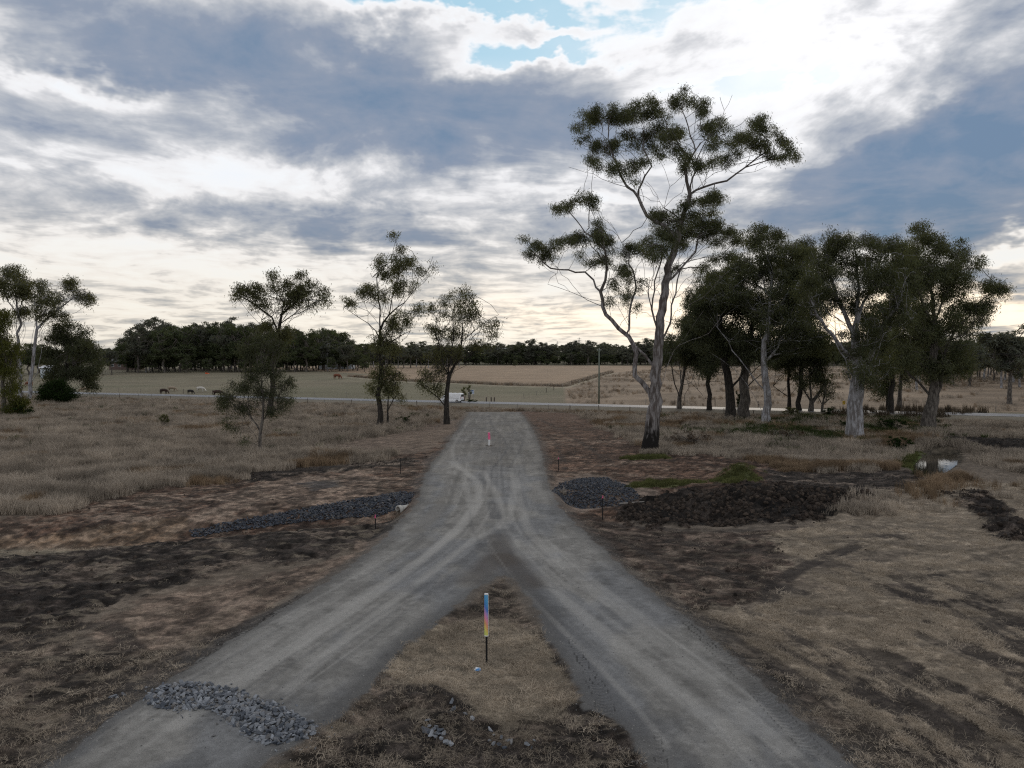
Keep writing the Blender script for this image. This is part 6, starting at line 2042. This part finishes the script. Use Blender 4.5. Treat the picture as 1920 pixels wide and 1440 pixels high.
# ---------------------------------------------------------------- white van on the sealed road
M_VAN = simple_mat('white_car_paint', (.82, .84, .87), .25, var=.02)
M_GLASS = simple_mat('dark_car_glass', (.02, .025, .03), .08, var=.05, spec=.7)
M_TYRE = simple_mat('tyre_rubber', (.018, .018, .018), .85)
M_RIM = simple_mat('steel_rim', (.35, .35, .36), .35, .7)
M_RED = simple_mat('red_lamp', (.45, .02, .02), .25)
M_LAMP = simple_mat('clear_lamp', (.6, .6, .58), .15)
def van():
    px = 848
    # find the road point seen at that column in the near lane
    best = min(np.arange(-60, 60, .1), key=lambda t: abs(rpt(t, -1.9)[0] / rpt(t, -1.9)[1] - (px - 960) / FPX))
    loc = rpt(best, -1.9, ROAD_Z + .03)
    e = empty('white_van', loc, math.atan2(-.375, 1) + math.pi)          # local +x is forward (to the left in the picture)
    tag(e, 'white panel van driving along the sealed road behind the dark trunk', 'van')
    L_, W_, H_ = 4.9, 1.72, 1.98
    prof = [(-2.42, .42), (-2.44, 1.0), (-2.36, 1.88), (-2.2, 1.98), (1.0, 1.98), (1.35, 1.88), (2.02, 1.12), (2.36, .95), (2.44, .6), (2.40, .36), (1.95, .30), (-2.2, .30)]
    bm = bmesh.new()
    A = [bm.verts.new((x, -W_ / 2 + (.10 if z > 1.2 else 0), z)) for x, z in prof]
    B = [bm.verts.new((x, W_ / 2 - (.10 if z > 1.2 else 0), z)) for x, z in prof]
    bm.faces.new(A); bm.faces.new(B[::-1])
    for i in range(len(prof)):
        j = (i + 1) % len(prof)
        bm.faces.new((A[j], A[i], B[i], B[j]))
    bmesh.ops.recalc_face_normals(bm, faces=bm.faces)
    body = fin('body', bm, M_VAN, e, bevel=.05)
    for sgn in (-1, 1):
        bm = bmesh.new()
        y1, y2 = sgn * (W_ / 2 + .006), sgn * (W_ / 2 - .09)
        v = [bm.verts.new(c) for c in ((.95, y1, 1.18), (1.80, y1, 1.18), (1.32, y2, 1.74), (.95, y2, 1.74))]
        bm.faces.new(v); r = bmesh.ops.solidify(bm, geom=bm.faces[:], thickness=.012)
        fin('side_window', bm, M_GLASS, e)
        bm = bmesh.new(); box_bm(bm, -.6, sgn * (W_ / 2 + .004), .98, 2.7, .012, .05); fin('side_moulding', bm, M_RIM, e)
        bm = bmesh.new(); box_bm(bm, 1.55, sgn * (W_ / 2 + .09), 1.22, .10, .16, .2); fin('door_mirror', bm, M_BLACK, e)
        bm = bmesh.new(); box_bm(bm, -2.40, sgn * (W_ / 2 - .12), 1.05, .08, .15, .42); fin('tail_lamp', bm, M_RED, e)
        bm = bmesh.new(); box_bm(bm, 2.36, sgn * (W_ / 2 - .25), .82, .10, .32, .16); fin('headlight', bm, M_LAMP, e)
        for wx_ in (-1.5, 1.5):
            wh = empty('wheel', (wx_, sgn * (W_ / 2 - .10), .33)); wh.parent = e
            bm = bmesh.new(); cyl_bm(bm, (0, -.11, 0), (0, .11, 0), .34, .34, 22); fin('tyre', bm, M_TYRE, wh, bevel=.02)
            bm = bmesh.new(); cyl_bm(bm, (0, -.118, 0), (0, .118, 0), .20, .20, 16); fin('rim', bm, M_RIM, wh)
    bm = bmesh.new()
    v = [bm.verts.new(c) for c in ((1.40, -.68, 1.83), (1.40, .68, 1.83), (2.0, .76, 1.17), (2.0, -.76, 1.17))]
    bm.faces.new(v); bmesh.ops.translate(bm, verts=bm.verts, vec=(.022, 0, .02)); fin('windscreen', bm, M_GLASS, e)
    bm = bmesh.new(); box_bm(bm, -2.425, 0, 1.5, .02, 1.3, .5); fin('rear_window', bm, M_GLASS, e)
    for rx in (-1.7, -.6, .5):
        bm = bmesh.new(); box_bm(bm, rx, 0, 2.06, .06, 1.5, .04); box_bm(bm, rx, -.7, 2.01, .06, .04, .09); box_bm(bm, rx, .7, 2.01, .06, .04, .09)
        fin('roof_bar', bm, M_WHITE, e)
    bm = bmesh.new(); box_bm(bm, 2.42, 0, .48, .10, 1.6, .2); fin('bumper', bm, M_BLACK, e)
    bm = bmesh.new(); box_bm(bm, -2.46, 0, .48, .08, 1.6, .2); fin('bumper', bm, M_BLACK, e)
van()

# ---------------------------------------------------------------- sign board, yuccas, small road sign
m_board, n = material('printed_board')
oc = n.n('ShaderNodeTexCoord').outputs['Object']
x, y, z = n.xyz(oc)
blk = n.noise(n.vm('MULTIPLY', oc, (1, 0, 2.2)), 2.3, 3, .6)
c = n.mix(n.mr(blk, .46, .54), (.62, .66, .72), (.16, .26, .45))
c = n.mix(n.mr(z, .26, .30), c, (.06, .13, .28))
principled(n, c, .5, None, .3)
p = gp(884, 757)
p = np.array(rpt(0, 0)) * 0 + gp(884, 753)
e = empty('sign_board', p, -.1)
tag(e, 'white framed blue sign board on posts beside the sealed road', 'sign')
k = p[1] / FPX
zc = (753 - 735) * k
bm = bmesh.new(); box_bm(bm, 0, 0, 0, 10.5 * k, .05, 8.5 * k); o = fin('frame', bm, M_WHITE, e); o.location = (0, 0, zc)
bm = bmesh.new(); box_bm(bm, 0, 0, 0, 9.0 * k, .03, 7.0 * k); o = fin('printed_panel', bm, m_board, e); o.location = (0, -.03, zc)
for sx in (-.42, .42):
    bm = bmesh.new(); cyl_bm(bm, (sx, .05, -.4), (sx, .05, zc), .04, .04, 8); fin('post', bm, M_RIM, e)
YUC = [blade_mesh('yucca_head', 40, .9, .25, .035, .8, gr, GM_GREEN)]
for q, (px, py, pt) in enumerate([(870, 755, 726), (880, 755, 722)]):
    g = gp(px, py)
    k = g[1] / FPX
    e = empty('yucca_plant', g)
    tag(e, ['shorter left one of two spiky plants behind the van', 'taller spiky plant touching the sign board'][q], 'plant', 'spiky plants beside the sign')
    h = (py - pt) * k
    bm = bmesh.new()
    for s in range(4):
        a = s * 1.6
        cyl_bm(bm, (0, 0, -.2), (math.cos(a) * .35, math.sin(a) * .35, h * (.55 + .12 * s)), .10, .06, 7)
    fin('stem', bm, M_POST, e)
    for s in range(4):
        a = s * 1.6
        o = link('leaf_head', YUC[0].data, None, e)
        o.location = (math.cos(a) * .35, math.sin(a) * .35, h * (.50 + .12 * s))
        o.rotation_euler = (0, 0, s)
M_YEL = simple_mat('yellow_sign_face', (.62, .40, .03), .4, var=.05)
g = gp(1582, 772)
e = empty('road_sign', g, .2)
tag(e, 'small yellow warning sign beside the road left of the thick pale gum', 'road sign')
k = g[1] / FPX
bm = bmesh.new(); cyl_bm(bm, (0, .03, -.3), (0, .03, 20 * k), .035, .035, 8); fin('post', bm, M_RIM, e)
bm = bmesh.new(); box_bm(bm, 0, 0, 17 * k, 6.0 * k, .02, 7.0 * k); fin('sign_face', bm, M_YEL, e)
bm = bmesh.new(); box_bm(bm, 0, -.014, 17 * k, .9 * k, .008, 3.4 * k); box_bm(bm, .9 * k, -.0145, 18 * k, 1.6 * k, .008, .8 * k); fin('sign_symbol', bm, M_BLACK, e)

# ---------------------------------------------------------------- cattle
def cow_mesh():
    pts = {  # grazing cow facing +x: position, radius x, radius y
        0: ((0, 0, 1.0), .36), 1: ((.55, 0, 1.02), .34), 2: ((-.55, 0, 1.04), .33), 3: ((-.85, 0, 1.08), .24),
        4: ((.85, 0, 1.0), .24), 5: ((1.12, 0, .78), .17), 6: ((1.32, 0, .48), .13), 7: ((1.42, 0, .28), .14), 8: ((1.50, 0, .10), .09)}
    V = [pts[i][0] for i in range(9)]
    R = [pts[i][1] for i in range(9)]
    E = [(0, 1), (0, 2), (2, 3), (1, 4), (4, 5), (5, 6), (6, 7), (7, 8)]
    def chain(start, lst):
        prev = start
        for p, r in lst:
            V.append(p); R.append(r); E.append((prev, len(V) - 1)); prev = len(V) - 1
    for s in (-1, 1):
        chain(1, [((.62, s * .20, .72), .14), ((.64, s * .20, .40), .075), ((.63, s * .20, .05), .065)])
        chain(2, [((-.68, s * .20, .78), .17), ((-.62, s * .20, .55), .10), ((-.76, s * .20, .36), .07), ((-.72, s * .20, .05), .065)])
        chain(7, [((1.36, s * .20, .40), .04)])
    chain(3, [((-1.04, 0, 1.05), .05), ((-1.08, 0, .6), .03), ((-1.08, 0, .38), .05)])
    me = bpy.data.meshes.new('cow_skeleton')
    me.from_pydata(V, E, [])
    o = bpy.data.objects.new('cow_skeleton', me)
    COL.objects.link(o)
    md = o.modifiers.new('skin', 'SKIN')
    for i, r in enumerate(R):
        me.skin_vertices[0].data[i].radius = (r, r)
    me.skin_vertices[0].data[0].use_root = True
    sb = o.modifiers.new('sub', 'SUBSURF'); sb.levels = 1; sb.render_levels = 1
    dg = bpy.context.evaluated_depsgraph_get()
    out = bpy.data.meshes.new_from_object(o.evaluated_get(dg))
    bpy.data.objects.remove(o)
    out.polygons.foreach_set('use_smooth', np.ones(len(out.polygons), bool))
    return out
COW = cow_mesh()
COW.materials.clear()
CM = {k: simple_mat(k + '_hide', c, .8, var=.2, scale=3) for k, c in {'brown': (.040, .022, .017), 'tan': (.30, .24, .18), 'black': (.015, .013, .013), 'white': (.52, .50, .46), 'red': (.15, .050, .025), 'cream': (.34, .27, .20)}.items()}
for px, py, col_, rz, lab, sc in [
    (307, 739, 'brown', -.2, 'dark brown cow grazing, leftmost of the four in the open paddock', 1.15), (322, 734, 'tan', .1, 'pale tan cow lying low behind the dark brown cow', 1.1),
    (357, 739, 'black', -.3, 'small black cow grazing near the road beside the white cow', .95), (376, 735, 'white', -.1, 'white cow grazing right of the black cow', 1.15),
    (408, 743, 'brown', .1, 'dark brown cow partly hidden by the sapling crown', 1.25), (160, 736, 'cream', 3.1, 'cream cow at the roadside beside the round dark bush', 1.35),
    (632, 711, 'red', -.4, 'red cow grazing alone in the middle of the paddock', 1.45), (55, 724, 'red', 3.0, 'red-brown cow behind the white stems at the far left', 1.2)]:
    g = gp(px, py)
    me = COW.copy()
    me.materials.append(CM[col_])
    o = link('cow', me)
    o.location = g
    o.rotation_euler = (0, 0, rz)
    o.scale = (sc,) * 3
    tag(o, lab, 'cow', 'cattle in the left paddock')

# ---------------------------------------------------------------- far buildings, pylons
M_WALL = simple_mat('pale_blue_wall', (.50, .56, .62), .7, var=.1, scale=.4)
M_ROOF = simple_mat('grey_roof', (.10, .105, .115), .6, var=.15, scale=.4)
M_WROOF = simple_mat('white_metal_roof', (.70, .72, .75), .4, var=.08, scale=.3)
M_PANE = simple_mat('window_pane', (.03, .035, .045), .1, spec=.7)
def house(name, label, px, dist, wid, dep, hgt, roof_h, wall, roof, nwin=4, base=None):
    g = at(px, 690, dist)
    z = gz(g[0], dist) if base is None else base
    e = empty(name, (g[0], dist, z), .05)
    tag(e, label, 'building')
    bm = bmesh.new(); box_bm(bm, 0, 0, hgt / 2 - .5, wid, dep, hgt + 1); fin('wall', bm, wall, e)
    bm = bmesh.new()
    w2, d2 = wid / 2 + .5, dep / 2 + .5
    A = [bm.verts.new((sx * w2, sy * d2, hgt + .003)) for sx, sy in ((-1, -1), (1, -1), (1, 1), (-1, 1))]
    r0_, r1_ = bm.verts.new((-w2 * .75, 0, hgt + roof_h)), bm.verts.new((w2 * .75, 0, hgt + roof_h))
    for f in ((A[0], A[1], r1_, r0_), (A[1], A[2], r1_), (A[2], A[3], r0_, r1_), (A[3], A[0], r0_), (A[3], A[2], A[1], A[0])):
        bm.faces.new(f)
    fin('roof', bm, roof, e)
    for i in range(nwin):
        x = -wid / 2 + wid * (i + .5) / nwin
        w_ = empty('window', (x, -dep / 2 - .02, hgt * .55)); w_.parent = e
        bm = bmesh.new(); box_bm(bm, 0, 0, 0, 1.5, .05, 1.3); fin('frame', bm, M_WHITE, w_)
        bm = bmesh.new(); box_bm(bm, 0, -.04, 0, 1.3, .03, 1.1); fin('pane', bm, M_PANE, w_)
house('farm_house', 'pale blue-white house glimpsed between the grove trunks', 632, 378, 17, 9, 4.2, 2.2, M_WALL, M_ROOF, 5)
house('farm_house', 'dark roofed house at the left end of the grove', 238, 380, 14, 9, 4.0, 2.6, simple_mat('brick_wall', (.14, .10, .09), .9), M_ROOF, 4)
house('shed', 'small pale shed glimpsed between the white stems at the far left', 92, 285, 4.5, 4, 4.0, 1.0, M_WALL, M_WROOF, 1)
house('shed', 'long white roofed shed among the trees on the ridge', 944, 640, 10.5, 7, 11.5, 1.4, M_WALL, M_WROOF, 3)
M_ORANGE = simple_mat('orange_plastic', (.75, .12, .03), .5)
g = gp(387, 701)
bm = bmesh.new(); cyl_bm(bm, (0, 0, 0), (0, 0, .5), .45, .55, 14); cyl_bm(bm, (.6, 0, .05), (1.3, 0, .05), .18, .15, 10)
o = fin('orange_tub', bm, M_ORANGE); o.location = g
tag(o, 'small orange object on the grass at the foot of the grove', 'tub')

M_STEEL = simple_mat('galvanised_steel', (.22, .23, .24), .6)
def pylon(px, ptop, dist, label):
    g = at(px, 690, dist)
    z0 = gz(g[0], dist)
    zt = at(px, ptop, dist)[2]
    h = zt - z0
    e = empty('lattice_pylon', (g[0], dist, z0))
    tag(e, label, 'pylon', 'pylons on the horizon')
    bm = bmesh.new()
    w = h * .085
    for sx, sy in ((-1, -1), (1, -1), (1, 1), (-1, 1)):
        cyl_bm(bm, (sx * w, sy * w, 0), (sx * w * .2, sy * w * .2, h), .28, .22, 5)
    for i in range(7):
        t0, t1 = i / 7, (i + 1) / 7
        a, b = w * (1 - .8 * t0), w * (1 - .8 * t1)
        cyl_bm(bm, (-a, -a, h * t0), (b, -b, h * t1), .12, .12, 4)
        cyl_bm(bm, (a, -a, h * t0), (-b, -b, h * t1), .12, .12, 4)
    fin('mast', bm, M_STEEL, e)
    for q in (.70, .82, .94):
        bm = bmesh.new(); cyl_bm(bm, (-h * .13, 0, h * q), (h * .13, 0, h * q), .22, .22, 5); fin('crossarm', bm, M_STEEL, e)
pylon(1086, 633, 1500, 'tallest and rightmost lattice pylon on the horizon')
pylon(1045, 640, 1650, 'lattice pylon on the horizon, middle one of three')
pylon(1024, 641, 1700, 'lattice pylon on the horizon, leftmost of three')

# ---------------------------------------------------------------- shrubs and dead brush
def shrub_proto(seed, leaf, twig, flat=.7, per=20, n=26, length=.13, width=.05, droop=.1):
    q = np.random.default_rng(seed)
    L = [[np.zeros(3), np.array((0, 0, .25))]]
    for k in range(7):
        a = q.uniform(0, 6.28)
        L.append([np.array((0, 0, .12)), np.array((math.cos(a) * .35, math.sin(a) * .35, .45 * flat)), np.array((math.cos(a) * .75, math.sin(a) * .75, q.uniform(.4, .9) * flat))])
    cl = []
    for _ in range(n):
        v = q.normal(0, 1, 3); v /= np.linalg.norm(v); v *= q.random() ** .4
        cl.append((np.array((v[0] * .85, v[1] * .85, max(.12, .5 * flat + v[2] * .5 * flat))), (.2, .2, .15)))
    pos, par, wt, tips, tipc, _ = grow(L, cl, q, .14, 40)
    V, F = tubes(pos, par, wt, .05, .006, .5)
    tm = mesh_from_arrays('stems', V, F); tm.materials.append(twig)
    V, F, t = leaves(tips, tipc, q, per, .08, length, width, droop)
    cm = mesh_from_arrays('foliage', V, F, False); vfloat(cm, 'tint', t); cm.materials.append(leaf)
    return tm, cm
SH_BROWN = shrub_proto(401, LEAF_BROWN, BARK_GREY, .8, 7, 20, .10, .03)
SH_DARK = shrub_proto(402, LEAF_BUSH, BARK_DARK, .9, 16)
SH_OLIVE = shrub_proto(403, LEAF_OLIVE, BARK_GREY, .8, 14)
def shrub(proto, name, label, px, py, wpx, hpx, cat, group=None):
    g = gp(px, py)
    k = g[1] / FPX
    e = empty(name, g - np.array((0, 0, .05)), random.uniform(0, 6))
    e.scale = (wpx * k / 1.9, wpx * k / 1.9, hpx * k / .85)
    tag(e, label, cat, group)
    for nm, me in zip(('stems', 'foliage'), proto):
        link(nm, me, None, e)
for a in [(SH_BROWN, 'brush_heap', 'heap of dead brown brush right of the tall gum trunk', 1300, 836, 84, 34, 'brush'),
          (SH_BROWN, 'brush_heap', 'smaller dead brush tangle against the tall gum trunk', 1262, 830, 40, 22, 'brush'),
          (SH_BROWN, 'brush_heap', 'grey-brown dead bush in front of the slender white gum', 1478, 826, 74, 30, 'brush'),
          (SH_DARK, 'shrub', 'dark green shrub on the bank left of the creek pool', 1682, 845, 50, 28, 'shrub'),
          (SH_DARK, 'shrub', 'dark shrub right of the thick pale gum trunk', 1668, 806, 60, 22, 'shrub'),
          (SH_DARK, 'shrub', 'low dark shrub left of the thick pale gum trunk', 1585, 806, 30, 18, 'shrub'),
          (SH_OLIVE, 'shrub', 'olive shrub left of the leaning forked gum', 1714, 808, 30, 16, 'shrub'),
          (SH_DARK, 'shrub', 'rounded dark shrub behind the fence near the yellow sign', 1560, 781, 36, 18, 'shrub'),
          (SH_OLIVE, 'shrub', 'green shrub at the foot of the low rounded tree', 1482, 778, 34, 16, 'shrub'),
          (SH_DARK, 'shrub', 'dark green creeper bush at the foot of the dark stout gum', 1388, 770, 26, 36, 'shrub'),
          (SH_DARK, 'shrub', 'dark low shrub beside the thin young tree left of the road', 758, 796, 34, 16, 'shrub'),
          (SH_OLIVE, 'shrub', 'pale green weed bush in the dry grass left of the sapling', 308, 800, 22, 26, 'shrub'),
          (SH_OLIVE, 'shrub', 'small green bush in the dry grass near the left edge', 28, 832, 30, 18, 'shrub'),
          (SH_DARK, 'shrub', 'dark bush at the foot of the drooping yellow-green tree', 45, 778, 40, 22, 'shrub'),
          (SH_DARK, 'brush_heap', 'dark brush heap behind the van under the spiky plants', 884, 757, 26, 9, 'brush'),
          (SH_BROWN, 'brush_heap', 'dead twig heap beside the road-end trees', 690, 806, 40, 10, 'brush')]:
    shrub(*a)
# a pale piece of split timber on the dark soil
bm = bmesh.new(); cyl_bm(bm, (-.9, 0, .1), (.9, .15, .22), .07, .04, 7)
o = fin('timber_piece', bm, M_PALEPOST); o.location = gp(1185, 948)
tag(o, 'pale split timber lying on the dark soil heap', 'timber')
tri = sum(len(m.polygons) * 2 for m in bpy.data.meshes)
print('approx triangles', tri)
